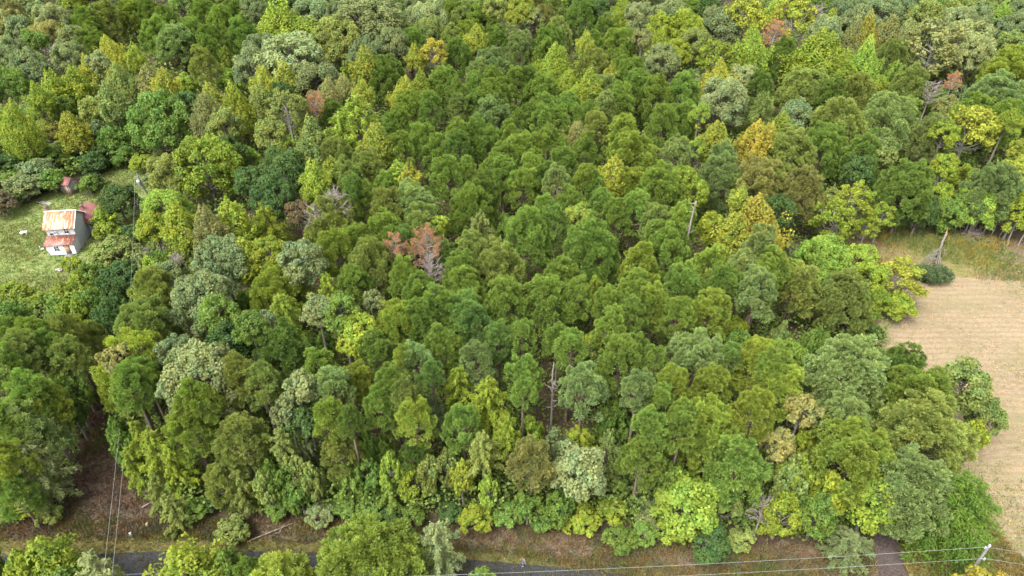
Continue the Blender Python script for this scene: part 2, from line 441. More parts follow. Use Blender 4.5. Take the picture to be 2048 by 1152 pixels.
# ------------------------------------------------------------------ the trees, one line each: crown top x y, crown width (photo pixels), kind, colour, [height], [| landmark ; the rest of its label]
TREES = """
15 -6 60 O ol | tan round tree ; in the corner beyond the hazy far woods
26 18 62 O ol
109 8 62 O gl
39 30 45 O gg
177 12 48 P pg
221 0 52 P po
263 -4 54 P py
302 -6 40 P pd
341 10 46 P pg
318 28 54 P pg
350 46 66 P pl
385 32 46 P pg
409 -4 42 P pg
443 8 42 P pg
427 45 50 P pg
472 -4 44 P pd
490 29 52 P pg
411 86 48 P po
453 94 28 F yg 14
193 50 56 P pg
146 50 48 O gg
96 42 55 O ol
135 49 24 T yg
29 74 62 O gg
60 95 60 O gg
70 60 50 O gm
21 136 62 O gm
78 120 55 O gg
110 88 50 G pk 14 | pale bare-limbed tree ; leaning among the grey green crowns
146 85 60 O gg
229 74 54 T ye 18 | orange-tipped yellow tree ; highest of the yellow row before the far pines
271 88 34 T yg
200 104 40 O gl
182 110 34 T ye
156 131 48 T yg
112 143 52 T yg
80 165 40 T yg
247 126 62 T po
299 128 42 T ol
333 136 44 T ye 16 | pointed yellow tree ; rising above the big leafy oak by the yard
225 165 50 T po
39 206 62 T yg | broad yellow green tree ; at the picture edge above the yard thicket
146 222 48 T ye 14 | leaning yellow sapling ; above the grey green bushes of the yard
96 234 34 O ol 9
255 209 52 O gm 11
193 243 50 O gg 9
227 250 52 O gm 9
190 190 50 O po 12
120 190 50 O gm 12
70 205 45 O po 11
323 188 112 O gm 17 | big leafy oak ; standing dark green over the top of the yard
375 181 56 O gd 16
417 186 58 T ol
427 167 42 T ye
0 255 60 O gd 10
15 262 40 T yg 9
60 275 60 O gm 8
482 175 62 T yg
450 215 60 O po
455 270 70 O gd 12
564 8 108 T yg 19 | big bright yellow tree ; broad and many-lobed at the top of the wood
632 -4 84 O gg
575 -12 50 O gd
673 38 94 O po
681 4 54 O gg
736 -4 132 O gg 20
853 2 72 O gl
858 34 55 O po
783 60 68 O gg
733 80 66 O gg
585 68 134 O gl 20 | huge pale grey oak ; the widest pale crown beyond the bright lime tree
634 124 96 O gg
528 68 66 O gg
510 94 70 O gl
731 94 48 T ye 18 | upright yellow tree ; standing alone between grey oak and dark pines
830 90 30 T ye 17 | narrow yellow tree ; slim and upright beside the golden round tree
869 77 54 W go 18 | golden round tree ; the brightest gold crown among the far pines
939 38 56 P py
952 50 36 T ye
772 107 64 P pg
692 123 28 F lm 13
689 149 34 T ol
725 157 34 T ye
658 159 36 T ol
811 154 54 T ye
843 141 34 T yg
572 126 48 T ye
528 133 42 T ye
567 162 46 O gd
629 186 38 D ru 18 | tall rusty tree ; narrow and reddish beside the olive crowns
668 196 46 P pd
520 168 54 T po
575 180 70 W po 20
608 205 45 T po
624 230 50 T po
540 235 60 O po
718 190 106 F lm 18 | bright lime tree ; big feathery crown in the middle of the far wood
684 226 70 F lm 16
754 240 58 T ye 18 | bright yellow cone tree ; in front of the bright lime tree
824 175 58 P pg
801 209 46 P pg
861 178 42 P pg
884 128 62 P pg
913 73 48 P pg
900 47 42 P po
822 53 54 P pg
788 222 56 P pg
848 238 48 P pg
877 256 58 P pg
806 258 52 P pg
913 232 48 P pg
918 258 48 P pd
918 180 42 P po
918 157 40 P pd
949 175 40 P pd
949 139 38 P pg
988 128 48 P pg
988 152 62 P pg
986 92 62 P pl
958 108 46 P pl
988 185 68 P pl
978 240 62 P pg
952 225 48 P pg
994 47 42 P pg
939 -4 66 P pl
910 -4 44 P pg
968 4 60 P pg
1007 279 52 P pg
679 269 64 P po
740 290 60 P po
1045 -6 56 O ye 19 | yellow orange oak ; at the very top of the wood among pale pines
1063 14 42 O gl
1110 -6 48 P po
1165 -6 58 P pd
1086 8 42 P ol
1201 -4 34 O gd
1118 32 48 P pl
1092 71 44 P pg
1040 60 48 P pl
1097 45 50 P pg
1170 63 30 T ye
1185 58 42 P pg
1209 27 42 P pd
1248 -4 54 T yg
1279 6 60 O gl
1336 -2 84 O gg 19
1235 19 34 T yg
1321 24 44 O yg
1365 24 70 O yg
1430 11 54 O gg
1414 -6 44 O gd
1435 24 78 O gl
1389 55 60 O po
1487 -6 92 W ye 20 | pale yellow open tree ; wide at the top of the wood beyond the rusty one
1232 48 64 P pg
1318 55 46 T yg
1284 58 36 O ol
1349 78 55 O yg
1323 87 60 O gg
1430 81 66 W yg
1500 58 64 T lm 19 | bright yellow green spire ; beside the brown-leaved tree in the far wood
1467 89 44 T yg
1110 89 72 T yg 17 | many-lobed yellow green tree ; set among dark round pines
1185 94 58 P po
1224 126 24 T ye 14
1266 110 58 P pg
1240 105 44 P pg
1435 123 54 T ye 18 | bright golden-topped tree ; above the pale oak in the right-hand wood
1487 128 54 O gl
1446 154 84 O gl
1365 139 54 P pg
1313 146 58 P pg
1266 139 48 P pg
1178 139 44 T yg
1136 141 38 T yg
1211 144 48 P pl
1240 162 52 P pg
1206 178 44 P pl
1152 170 36 T yg
1086 141 62 P pg
1058 128 42 P pd
1032 128 42 P pd
1133 180 48 P pg
1357 196 62 P pg
1323 204 54 P pg
1094 180 48 P pg
1399 204 38 O lm
1519 186 64 F po
1519 136 52 P pd
1430 238 54 T ye 17 | left golden maple ; first of three golden crowns right of the middle
1506 240 56 T go 17 | right golden maple ; glowing beside the wide olive pine
1538 246 44 T go
1245 222 58 P py
1193 214 44 P po
1271 256 100 P py 18 | big domed pine ; the widest bright dome in the pine stand
1170 258 54 P pg
1115 204 48 P pg
1084 204 44 P pg
1175 198 44 P pg
1154 238 38 T ol 14
1097 243 58 P pg
1047 256 58 P pg
1347 264 54 P pl
1443 277 58 P pl
1389 277 46 O lm 13
1125 284 48 P pg
1040 214 40 P pd
1020 236 44 P pg
1060 195 44 P pd
1585 -4 84 W ye 20 | pale straw-coloured tree ; open limbs showing beside the brown-leaved tree
1630 6 44 G pk 17
1549 42 44 D ru 17 | brown-leaved tree ; dull rust crown at the top of the wood
1541 2 36 T lm
1661 19 28 T yg
1713 14 62 O gl
1648 32 58 O gl
1757 -4 64 O gg
1796 -4 60 O gg
1846 4 80 O po
1690 -8 60 O gg
1913 -6 60 O po
1960 -8 60 O po
2002 3 34 T lm 17 | small lime tree ; single bright crown among far grey oaks
1913 14 64 O gl
1958 8 46 O gg
1952 32 54 O gg
1994 40 40 O gg
2025 27 54 O gg
2040 0 50 O gg
1927 40 104 O gl 19 | wide pale grey oak ; cauliflower-like crown near the far corner
1940 76 60 O gl
1697 47 54 T ol
1731 37 54 T go
1770 34 62 T ol
1812 40 40 T gl
1861 42 118 W ol 20 | broad tan-green open tree ; wide crown with pale limbs in the far right wood
1635 61 112 T yg 20 | big yellow green tree ; leafy giant in the upper right wood
1723 84 62 T lm
1778 74 54 P po
1781 123 54 F lm 15 | vivid lime sapling ; squeezed between olive pines
1815 123 58 P po
1562 74 58 P pd
1604 128 84 P po
1703 139 64 P po
1660 150 60 P pd
1750 150 50 O yg 12
1984 139 98 P pl 19
2031 90 112 P py 20
1906 146 30 D ru 16 | small red-leaved tree ; over the dark gap in the right wood
1862 159 46 G pk 14 | bare pinkish tree ; beside the dark gap in the right wood
1890 190 40 O ol 11
2018 61 46 O po
1677 193 98 P po 19
1765 180 92 P pl 19
1804 188 54 P pg
1849 219 64 P pl
1937 201 104 W ye 18 | airy golden tree ; big and open above the field edge
2013 219 46 O yg
1588 198 54 O gg
1559 225 48 T yg
1570 248 84 P po
1640 240 70 P pg
1720 255 64 P pd
1750 270 64 O po
2041 277 44 O ye
1940 178 70 P pg
2000 190 60 P pg
1885 240 50 O yg
18 305 62 B gd
76 318 74 B gg
100 294 64 B gm
46 348 66 B gg
104 338 58 B gm
176 352 44 B gm
186 305 56 B gd
213 262 60 O po 6
184 346 38 B gd
120 285 46 B po
150 275 50 B gm
60 345 50 B gd
15 345 60 B gm
200 285 54 O gd 6
245 290 50 B gm
4 384 60 B br | brownish thicket ; at the picture edge left of the farmhouse
30 375 46 B gd
238 368 68 O gd 8 | round dark evergreen ; glossy and low between farmhouse and pole
285 308 44 B yg
300 345 30 B gg
343 306 74 O po 14
416 274 118 O yg 16 | big yellow green oak ; broad crown right of the power pole
337 374 84 O lm 15 | pale lime tree ; broad crown just right of the power pole
365 400 64 T yg
307 418 60 O yg 13
468 394 74 T yg 16 | pointed yellow green tree ; beyond the grey green oaks by the yard
416 412 54 T ol
206 411 34 T yg 6 | yellow green sapling ; growing against the farmhouse side wall
212 442 50 B yg
267 445 50 B gd
231 473 84 B po
170 537 50 B yg
143 512 34 B yg
243 521 74 O gd 7
212 480 60 B gm
447 473 98 O gg 17
352 503 30 G pk 15 | bare grey snag ; pale broken limbs left of the grey green oaks
340 520 60 O gg 14
319 524 74 P po
404 543 104 O gg 17 | broad grey green oak ; with tan twigs on top in front of the snag
498 473 64 T yg
540 470 60 O yg
24 560 66 B yg
70 584 50 B yg
0 575 50 B gm
133 592 60 O gm 8
161 537 48 T yg 7
128 556 36 T yg 6
182 524 56 O gm 7
226 550 58 O gd 9
234 584 54 O gd 9
187 571 54 O gm 9
219 613 54 O gd 10
156 589 54 O yg 9
188 639 48 P po 11
108 582 44 B gm
23 597 68 O gm 10
78 623 64 P pg
135 620 54 P po
21 628 64 P pg
52 649 64 P po
106 654 54 P pg
138 659 66 P po 15
26 675 64 P pg
52 691 44 F po
138 711 48 F py 10
16 725 64 P po
65 732 64 P pg
91 750 84 P py
150 745 60 O gm 10
310 524 74 P po
305 584 104 P po 17
286 639 118 P py 17 | bright domed pine ; big round crown by the brown clearing
236 685 56 O ol
262 678 54 O ol
272 714 74 P pg
294 706 54 P pg
352 667 64 O gg
417 680 144 O gl 17 | wide pale clearing oak ; lumpy grey crown right of the bright domed pine
349 743 56 O gg
396 756 64 P py
437 761 64 F po
482 696 74 P po
422 540 74 O gg
437 586 70 O gm
503 618 64 O gm
461 640 80 O gd 15
545 354 80 O gd 15
540 409 74 F yg 13
631 320 54 T yg
665 309 38 T yg
568 298 94 O gd 15
500 330 60 O gd 13
620 268 60 T po
598 398 48 O br 12
670 373 64 G pk 17 | pinkish bare-twigged tree ; pale twigs fanning behind an olive pine
632 405 56 G pk 15
668 387 88 P po 16
784 331 68 P pg
734 358 58 P pg
779 367 58 P po
820 356 64 P pl
843 379 54 P pl
773 413 64 P pg
845 403 74 P po
706 348 34 P pd
700 310 60 P po
798 317 34 T yg
820 323 38 T ye
876 428 44 O yg 13
718 434 54 P pg
676 445 74 P py
754 465 84 P po
712 520 60 P pg
792 465 44 D ru 17 | smaller rusty dead pine ; left one of the rusty pair
854 454 70 D ru 18 | larger rusty dead pine ; brightest rust crown in the middle of the wood
862 503 60 G pk 16 | grey bare dead pine ; leafless twigs right below the larger rusty pine
809 445 38 P pb
809 506 58 P pg
898 482 38 P pd
898 303 64 P pg 18
934 312 36 P pg
942 352 80 P pg
970 334 54 P pd
984 303 54 P pg
1006 306 54 P pg
962 423 74 F po 15
945 453 64 P po
995 473 84 P po
918 492 58 P pg
929 520 74 P pg
931 573 74 P pb
837 539 74 P pg
873 562 74 P pg
1012 545 64 P pg
831 592 64 P pg
790 592 54 P py
531 476 64 T yg
604 476 84 O gg
562 520 98 P py 15 | flat-topped olive yellow pine ; in front of the dark grey green oak
659 545 48 F yg 14
570 584 70 F lm 15 | feathery lime tree ; low and bright in the left middle of the wood
637 587 64 O gg
684 584 74 O gm
745 578 40 O gg 14
1046 326 58 P pg
1066 298 50 P pg
1093 317 48 P pg
1116 328 44 P pl
1168 322 44 P py
1182 337 48 P pg
1224 310 54 T ye 17 | yellow-topped tree ; poking up among dark round pines
1252 326 58 P py
1318 317 80 P pg 18
1363 328 56 O yg 15
1385 352 60 O yg 13
1438 298 74 P pl
1474 345 28 F pg
1510 306 84 P ol
1143 365 50 P pg
1202 373 48 P pg
1266 370 64 P pg
1091 387 44 P pg
1107 406 48 P pd
1155 406 54 O py 15
1060 408 84 P pg 18
1182 423 98 P pg 18 | tall layered pine ; large crown in the centre of the stand
1230 390 54 P pg
1310 401 58 P po
1357 399 58 P pg
1327 434 84 P pg
1424 424 60 O yg 13
1480 370 34 T ye 17
1507 392 104 T go 17 | orange gold maple ; biggest orange crown left of the field
1465 420 70 T ye 15
1280 476 68 P py
1418 478 74 P py
1477 495 58 P pl
1518 442 64 P pl
1524 503 58 P pg
1366 517 68 P pg
1446 520 58 P pg
1510 528 68 P pl
1271 531 58 P pg
1121 502 78 P pg
1091 542 84 P pg
1149 548 60 P pg
1188 548 44 F yg 13
1307 559 64 P py
1418 567 70 P py
1260 590 54 P pg
1352 584 60 P pg
1215 560 60 P pg
572 634 94 P pd 17
528 618 46 O gg
525 718 64 P po
720 623 84 O yg 16 | olive yellow crown with pink twigs ; in the left centre of the wood
798 598 64 P py
837 588 60 P pg
754 652 64 P pd
832 678 58 P pl
804 686 32 P py
916 670 64 F yg 14
955 598 60 P pb
955 673 64 P pl
996 636 64 P pb
887 647 60 P pg
866 715 38 P pb
671 725 64 P pl
710 720 64 P py
788 725 64 P pg
848 741 34 P pb
918 730 64 F yg 14
976 748 84 F yg 15 | star-shaped feathery tree ; pale sprays left of the tall dead snag
603 741 64 O gg
765 761 64 P pg 16
811 754 50 P po
830 777 74 P py
663 795 58 P py
702 808 44 P pd
926 803 64 P pg 15
1012 824 64 F yg 12
577 790 64 O gg 14
640 690 60 P pg
1222 613 58 P pg
1045 634 44 P pg
1141 652 54 P pg
1238 662 74 P pg
1271 662 50 P pg
1308 687 46 P pg
1389 644 104 P pl 17 | big pale pine ; wide grey green crown in the lower right stand
1456 678 44 P pb
1514 668 74 P py
1165 714 78 P pl
1274 733 58 P pl
1342 725 54 P py
1420 725 68 P py
1318 759 54 P pg
1046 752 42 P pg
1409 777 118 P py 16
1503 767 74 P py
1362 793 60 P pg
1297 808 60 P pg
1047 704 60 P pg
1115 642 50 P pg
604 813 60 O gd 13
567 850 50 F po
683 853 68 P po 12.5
705 1002 46 B gm
662 992 46 B gd
742 1010 44 B gm
1016 830 54 F yg
964 859 64 F po 13
827 880 50 P pd 10
830 920 68 O yg 7
781 945 64 F pg 6
924 920 44 O ye 9
695 920 60 F pg 8
643 966 44 B gg
567 981 58 B gm
640 1000 54 B gg
827 1012 44 B gm
955 1006 68 B yg
882 969 44 B gd
600 950 56 O gm 7
690 985 50 B gm
740 985 50 B gm
780 1010 44 B gd
900 1005 44 B gd
1064 868 78 P ol 14
1158 884 104 O gl 12 | pale flowering-looking oak ; cream-tipped leaves near the road edge
1278 865 74 P pg 14
1372 943 124 O lm 9 | vivid yellow lime tree ; brightest crown beside the road
1470 853 104 P pg 15
1360 816 60 P pg
1156 846 100 F yg 9
1213 856 60 F po 12
1302 993 64 B gg
1226 993 58 B yg
1161 1006 68 B yg
1342 1033 58 B yg
1412 1030 94 B gd
1525 988 64 G pk 7 | bare twiggy tree ; tan and leafless above the road bank
1055 981 54 O gm 6
1116 981 54 O gm 6
1482 1055 54 B po
1528 1033 40 B yg
1238 1052 60 B gm
1020 1000 60 B gm
1085 1020 50 B gm
1290 1040 50 B gm
1450 960 60 O po 8
1689 658 138 P pl 16 | broad pale field pine ; roundest pale dome near the stubble
1790 672 80 P pd 15
1809 713 124 P pg 15
1838 770 144 P po 15
1680 773 88 P pl 15
1699 823 134 P py 15
1814 890 134 P pl 14
1918 718 100 O po 12
1966 793 60 O po 8
1938 838 50 O yg 7
1603 785 64 O ol 13 | gold-flecked oak ; yellowing leaves left of the pale pines
1579 909 60 O po 10
1737 938 110 O yg 10 | sunny yellow green tree ; ragged bright crown by the dirt drive
1656 943 64 O yg 9
1584 905 60 O yg 10
1555 852 64 O ol 12
1550 708 88 P py 16
1541 675 70 P pg
1905 925 180 C ev 12 | broad dark evergreen ; feathery tree between dirt drive and stubble
1632 981 70 O gm 8
1694 1043 94 F gg 5
1560 983 74 O yg 8
1967 1134 134 O go 9 | golden orange bush ; in the near corner at the foot of the pole
1542 310 70 P po
1597 325 80 P ol
1554 386 64 O gd 13
1706 363 74 W yg 13 | pale yellow airy tree ; open crown at the corner of the field
1667 398 84 W yg 12
1764 404 50 W yg 9
1733 426 50 W yg 8
1636 474 104 O lm 12
1718 486 60 O lm 8
1794 514 94 W ye 9 | orange-tipped airy tree ; leaning out over the stubble
1733 520 70 O yg 10
1682 532 94 P po 14
1591 511 78 P po 15
1545 483 60 P pg
1749 571 50 O yg 7
1794 584 64 O yg 5
1715 310 60 O gd 14
1809 313 84 P pd 17
1885 307 50 O yg 13
1898 394 58 O gm 8
1961 377 64 O lm 10 | bright green edge tree ; spreading low above pale trunks by the field
1977 316 80 P pl 16
2034 313 60 O ye 15
2028 389 60 O yg 10
1879 426 44 O gm 4
1840 380 60 O gd 10
1800 400 56 O gd 7
1700 610 50 O gd 4
1745 645 38 B gd
267 722 60 P pg
388 800 84 P py 14 | yellow-topped pine ; left of the road-edge feathery trees
322 851 80 F yg 12
290 835 54 F yg 11
270 892 50 F yg 8
353 886 60 F yg 10
486 816 84 P po 14
424 765 64 F yg
322 933 60 F po 7
384 996 54 B gm
451 918 60 P po 9
435 980 46 B gd
486 933 60 F po 8
463 1031 60 B po
350 985 56 F po 6
78 745 60 P pg
71 788 94 P pl 15
16 800 60 P pg
24 867 74 P py 14
82 875 92 F gl 11 | wispy pale grey tree ; drooping sprays left of the brown clearing
150 785 38 O gd 9
114 776 46 P po 12
39 941 60 P pg 10
51 988 54 B yg
100 1010 48 B po
20 1000 50 B gm
756 1027 184 P py 13 | big roadside green pine ; nearest crown hiding part of the asphalt
876 1033 94 F gl 11 | wispy pale willow-like tree ; next to the big near pine at the road
558 1094 124 P py 9
967 1137 56 B gm 5
100 1063 84 T yg 9
200 1093 80 F gl 8
377 1075 114 T yg 10 | bright yellow green maple ; nearest leafy top in front of the asphalt
463 1094 58 O gm 8
502 1113 60 P pg 8
60 1090 70 O yg 8
-30 1090 70 O gm 8
140 1130 70 O gm 7
"""
KIND = {  # name, category, noun, height, crown height/width, prototypes by half-width, trunk, trunk radius
 'P': ('pine_tree', 'pine', 'pine', 16.5, 1.7, (('Ps', 2.7), ('P', 4.4), ('Pl', 99)), 'pine', .17),
 'F': ('feathery_tree', 'feathery tree', 'feathery tree', 13, 1.4, (('Fs', 2.9), ('F', 99)), 'grey', .13),
 'C': ('evergreen_tree', 'evergreen', 'evergreen', 12, 1.05, (('C', 99),), 'grey', .2),
 'O': ('broadleaf_tree', 'tree', 'round tree', 16.5, 1.12, (('Os', 2.5), ('O', 4.6), ('Ol', 99)), 'grey', .18),
 'T': ('broadleaf_tree', 'tree', 'pointed tree', 16.5, 1.45, (('Ts', 2.4), ('T', 4.2), ('Tl', 99)), 'grey', .16),
 'W': ('broadleaf_tree', 'tree', 'open-limbed tree', 17, 1.1, (('W', 99),), 'pale', .18),
 'S': ('sapling', 'sapling', 'low sapling', 9.0, 1.7, (('Os', 2.2), ('O', 99)), 'grey', .1),
 'B': ('bush', 'bush', 'bush', 0, .85, (('Os', 2.9), ('O', 99)), 'grey', .06),
 'D': ('dead_tree', 'dead tree', 'dead tree', 17, 1.15, (('D', 99),), 'dead', .15),
 'G': ('dead_tree', 'dead tree', 'bare tree', 16, 1.15, (('G', 99),), 'dead', .14),
}
TREE = []
for line in TREES.strip().splitlines():
    head, _, lm = line.partition('|')
    f = head.split()
    TREE.append(dict(x=float(f[0]), y=float(f[1]), w=float(f[2]), k=f[3], c=f[4], h=float(f[5]) if len(f) > 5 else None, lm=[s.strip() for s in lm.split(';')] if lm else None))

WIDEN = {'P': 1.3, 'F': 1.25, 'O': 1.22, 'T': 1.25, 'D': 1.1, 'G': 1.05}
def solve(t):
    """where the tree stands: its height and the crown's top pixel give the place"""
    name, cat, noun, h0, asp, protos, tk, tr = KIND[t['k']]
    if t['k'] in 'OSTF' and t['h'] and t['h'] <= 10: asp = max(asp, 1.6)
    a = 3.0
    h = t['h'] if t['h'] else h0 + rnd.uniform(-1.3, 1.3)
    for _ in range(4):
        b = a * asp
        if t['k'] == 'B': h = t['h'] or 1.75 * b
        b = min(b, h * (.5 if h > 11 else .49))
        if t['k'] == 'S' or (t['k'] in 'OT' and h <= 10): b = max(b, h * .46)
        if t['k'] == 'F' and h <= 12: b = max(b, h * .44)
        zc = h - b
        c0 = at(t['x'], t['y'], h)
        dz = depth_of(c0)
        e = math.atan2(H - h, math.hypot(c0.x, c0.y))
        off = math.sqrt((a * math.sin(e)) ** 2 + (b * math.cos(e)) ** 2) * .95 * FPX / dz
        c = at(t['x'], t['y'] + off, zc)
        a = t['w'] * WIDEN.get(t['k'], 1.15) * .5 * depth_of(c) / FPX
    t.update(a=a, b=b, h=h, pos=c, py=t['y'] + off)
for t in TREE: solve(t)

# gaps in the canopy: a lower tree or sapling stands in each
HOLES = [[(-200, 398), (60, 404), (130, 380), (255, 325), (330, 320), (300, 500), (230, 545), (100, 600), (-200, 600)],
         [(175, 740), (225, 760), (245, 890), (275, 960), (335, 1300), (120, 1300), (172, 860)],
         [(1690, 430), (1900, 452), (2400, 470), (2400, 1300), (1890, 1300), (1830, 1000), (1780, 700), (1730, 600)],
         [(-200, 1035), (1740, 1035), (1740, 1300), (-200, 1300)], [(1065, 680), (1150, 680), (1150, 860), (1065, 860)], [(90, 320), (225, 310), (300, 300), (300, 400), (90, 410)], [(1735, 1020), (1900, 1020), (1900, 1300), (1735, 1300)]]
def in_hole(x, y):
    for poly in HOLES:
        r = False
        for i in range(len(poly)):
            (x0, y0), (x1, y1) = poly[i], poly[(i + 1) % len(poly)]
            if (y0 > y) != (y1 > y) and x < (x1 - x0) * (y - y0) / (y1 - y0) + x0: r = not r
        if r: return True
    return False
GX, GY = np.meshgrid(np.arange(-60, 2110, 6.0), np.arange(-70, 1060, 6.0))
cov = np.zeros(GX.shape, bool)
def cover(t):
    px = FPX / depth_of(t['pos']); ry = (t['py'] - t['y'])
    cov[((GX - t['x']) / (t['a'] * px * .95)) ** 2 + ((GY - t['py']) / ry) ** 2 < 1] = True
for t in TREE:
    if t['k'] not in 'GD': cover(t)
order = [(x, y) for y in np.arange(-66, 1040, 12.0) for x in np.arange(-54, 2105, 12.0)]
rnd.shuffle(order)
nfill = 0
for x, y in order:
    i, j = int((y + 70) / 6), int((x + 60) / 6)
    if cov[i, j] or in_hole(x, y) or nfill >= 230: continue
    blk = cov[max(0, i - 2):i + 3, max(0, j - 2):j + 3]
    if blk.mean() > .45: continue
    k = rnd.choice('SSSP' if y > 20 else 'OOSP') if 600 < x < 1500 else rnd.choice('SSO')
    far_off = y < 60
    if k != 'S' and not far_off: k = 'S'
    t = dict(x=float(x), y=float(y) - 14, w=rnd.uniform(38, 58), k=k, c=rnd.choice(['gm', 'gm', 'yg', 'po', 'gg', 'lm'] if k == 'S' else ['gg', 'po', 'gl', 'pg'] if k == 'O' else ['pg', 'pl', 'po']), h=None, lm=None)
    solve(t)
    if in_hole(*pix((t['pos'].x, t['pos'].y, 0))): continue
    TREE.append(t); cover(t); nfill += 1
print("fill", nfill, len(TREE))

# labels: what it looks like, then where it stands next to something one can find
MARKS = [(t['x'], t['py'], t['lm'][0], t) for t in TREE if t['lm']]
MARKS += [(130, 455, 'white farmhouse', None), (140, 362, 'small rusty shed', None), (1388, 440, 'tall broken snag', None), (1108, 775, 'tall dead snag', None),
          (1868, 530, 'fallen pine', None), (225, 950, 'brown clearing', None), (282, 370, 'power pole', None), (1770, 1100, 'dirt drive', None)]
ORD = ['', 'second ', 'third ', 'fourth ', 'fifth ', 'sixth ', 'seventh ', 'eighth ', 'ninth ', 'tenth ']
def relation(t, m):
    dx, dy = t['x'] - m[0], (t['py'] - m[1]) * 1.3
    a = math.degrees(math.atan2(-dy, dx)) % 360
    return ['right of', 'behind right of', 'behind', 'behind left of', 'left of', 'front left of', 'in front of', 'front right of'][int((a + 22.5) // 45) % 8]
_seen = {}
jobs = []
for t in TREE:
    if t['lm']:
        t['label'] = t['lm'][0] + ', ' + t['lm'][1]; continue
    m = min(MARKS, key=lambda m: math.hypot(t['x'] - m[0], (t['py'] - m[1]) * 1.3))
    d = math.hypot(t['x'] - m[0], (t['py'] - m[1]) * 1.3)
    jobs.append((d, t, m))
jobs.sort(key=lambda j: j[0])
for d, t, m in jobs:
    noun = KIND[t['k']][2]
    size = 'small ' if t['a'] < 2.1 and t['k'] != 'B' else 'large ' if t['a'] > 4.6 else ''
    colw = COL[t['c']][1]
    core = f"{size}{colw} {noun}"
    rel = relation(t, m)
    key = (colw, noun, size, rel, m[2])
    n = _seen[key] = _seen.get(key, 0) + 1
    t['label'] = f"{core}, {ORD[n-1]}{rel} the {m[2]}"

def place_of(t):
    x, y = t['x'], t['py']
    if t['k'] == 'B' or (t['h'] and t['h'] <= 7): 
        return 'roadside thicket' if y > 780 else 'thicket round the farm yard' if x < 600 else 'thicket at the field edge'
    return {'P': 'pines of the planted stand', 'F': 'feathery trees among the pines', 'D': 'dead trees in the wood', 'G': 'dead trees in the wood'}.get(t['k'], 'broadleaf trees of the wood')
for t in TREE:
    name, cat, noun, h0, asp, protos, tk, tr = KIND[t['k']]
    a, b, h, c = t['a'], t['b'], t['h'], t['pos']
    key = next(k for k, lim in protos if a <= lim)
    me, a0, b0 = rnd.choice(PROTO[key])
    root = empty(name, (c.x, c.y, 0), rnd.uniform(0, 6.283))
    tag(root, t['label'], cat, place_of(t))
    cr = link("crown", me, root, (0, 0, c.z), (a / a0, a / a0, b / b0))
    if h > 10 and t['k'] in 'POTW': cr.rotation_euler = (rnd.gauss(0, .05), rnd.gauss(0, .05), 0)
    base = np.array(COL[t['c']][0])
    vr = rnd.uniform(.86, 1.16); hue = rnd.uniform(-.07, .07)
    cr.color = (*(base * vr * np.array([1 + hue, 1, 1 - hue])), 1)
    if t['k'] in 'TW' and rnd.random() < .7: tk = rnd.choice(['grey', 'pale'])
    rr = tr * (.7 + .09 * h * .5) * (a / 3.0) ** .5
    link("trunk", rnd.choice(TRUNK[tk]), root, (0, 0, -.1), (rr, rr, max(.4, c.z - b * (.35 if h > 10 else -.2))))

# ------------------------------------------------------------------ ground and its surfaces
def ground_poly(name, pix_pts, z, mat, step=1.2, jag=.35, kind='structure', label=None):
    """a flat sheet with an uneven edge, from points on the ground"""
    P = [at(x, y) for x, y in pix_pts]
    out = []
    for i in range(len(P)):
        p, q = P[i], P[(i + 1) % len(P)]
        n = max(1, int((q - p).length / step))
        for k in range(n):
            s = p.lerp(q, k / n)
            out.append((s.x + rng.normal(0, jag), s.y + rng.normal(0, jag), 0))
    import bmesh
    bm = bmesh.new()
    bm.faces.new([bm.verts.new(v) for v in out])
    bmesh.ops.triangulate(bm, faces=bm.faces[:])
    me = bpy.data.meshes.new(name); bm.to_mesh(me); bm.free()
    for p in me.polygons:
        if p.normal.z < 0: p.flip()
    me.materials.append(mat)
    o = link(name, me, None, (0, 0, z))
    return tag(o, label, None, None, kind)

def ground_material(name, cols, scales, extra=None, bump=.5, rough=.95):
    """several earth colours mixed by noise of different sizes"""
    m, nd, ln = new_mat(name)
    out = nd.new("ShaderNodeOutputMaterial"); pb = N(nd, "ShaderNodeBsdfPrincipled", Roughness=rough); pb.inputs["Specular IOR Level"].default_value = .15
    ln.new(pb.outputs[0], out.inputs[0])
    tc = nd.new("ShaderNodeTexCoord")
    c = None; last = None
    for i, (cc, sc) in enumerate(zip(cols[1:], scales)):
        mp = nd.new("ShaderNodeMapping"); ln.new(tc.outputs["Object"], mp.inputs[0]); mp.inputs["Location"].default_value = (i * 37, i * 11, 0)
        if isinstance(sc, tuple): mp.inputs["Scale"].default_value = (*sc, 1); s = 1.0
        else: s = sc
        nz = N(nd, "ShaderNodeTexNoise", Scale=s, Detail=6.0, Roughness=.65); ln.new(mp.outputs[0], nz.inputs["Vector"])
        mr = nd.new("ShaderNodeMapRange"); ln.new(nz.outputs[0], mr.inputs[0]); mr.inputs[1].default_value = .42; mr.inputs[2].default_value = .62
        c = mixrgb(nd, ln, mr.outputs[0], c if c is not None else cols[0], cc); last = nz
    if extra: c = extra(nd, ln, tc, c)
    ln.new(c, pb.inputs["Base Color"])
    if bump:
        bp = N(nd, "ShaderNodeBump", Strength=bump, Distance=.15); ln.new(last.outputs[0], bp.inputs["Height"]); ln.new(bp.outputs[0], pb.inputs["Normal"])
    return m

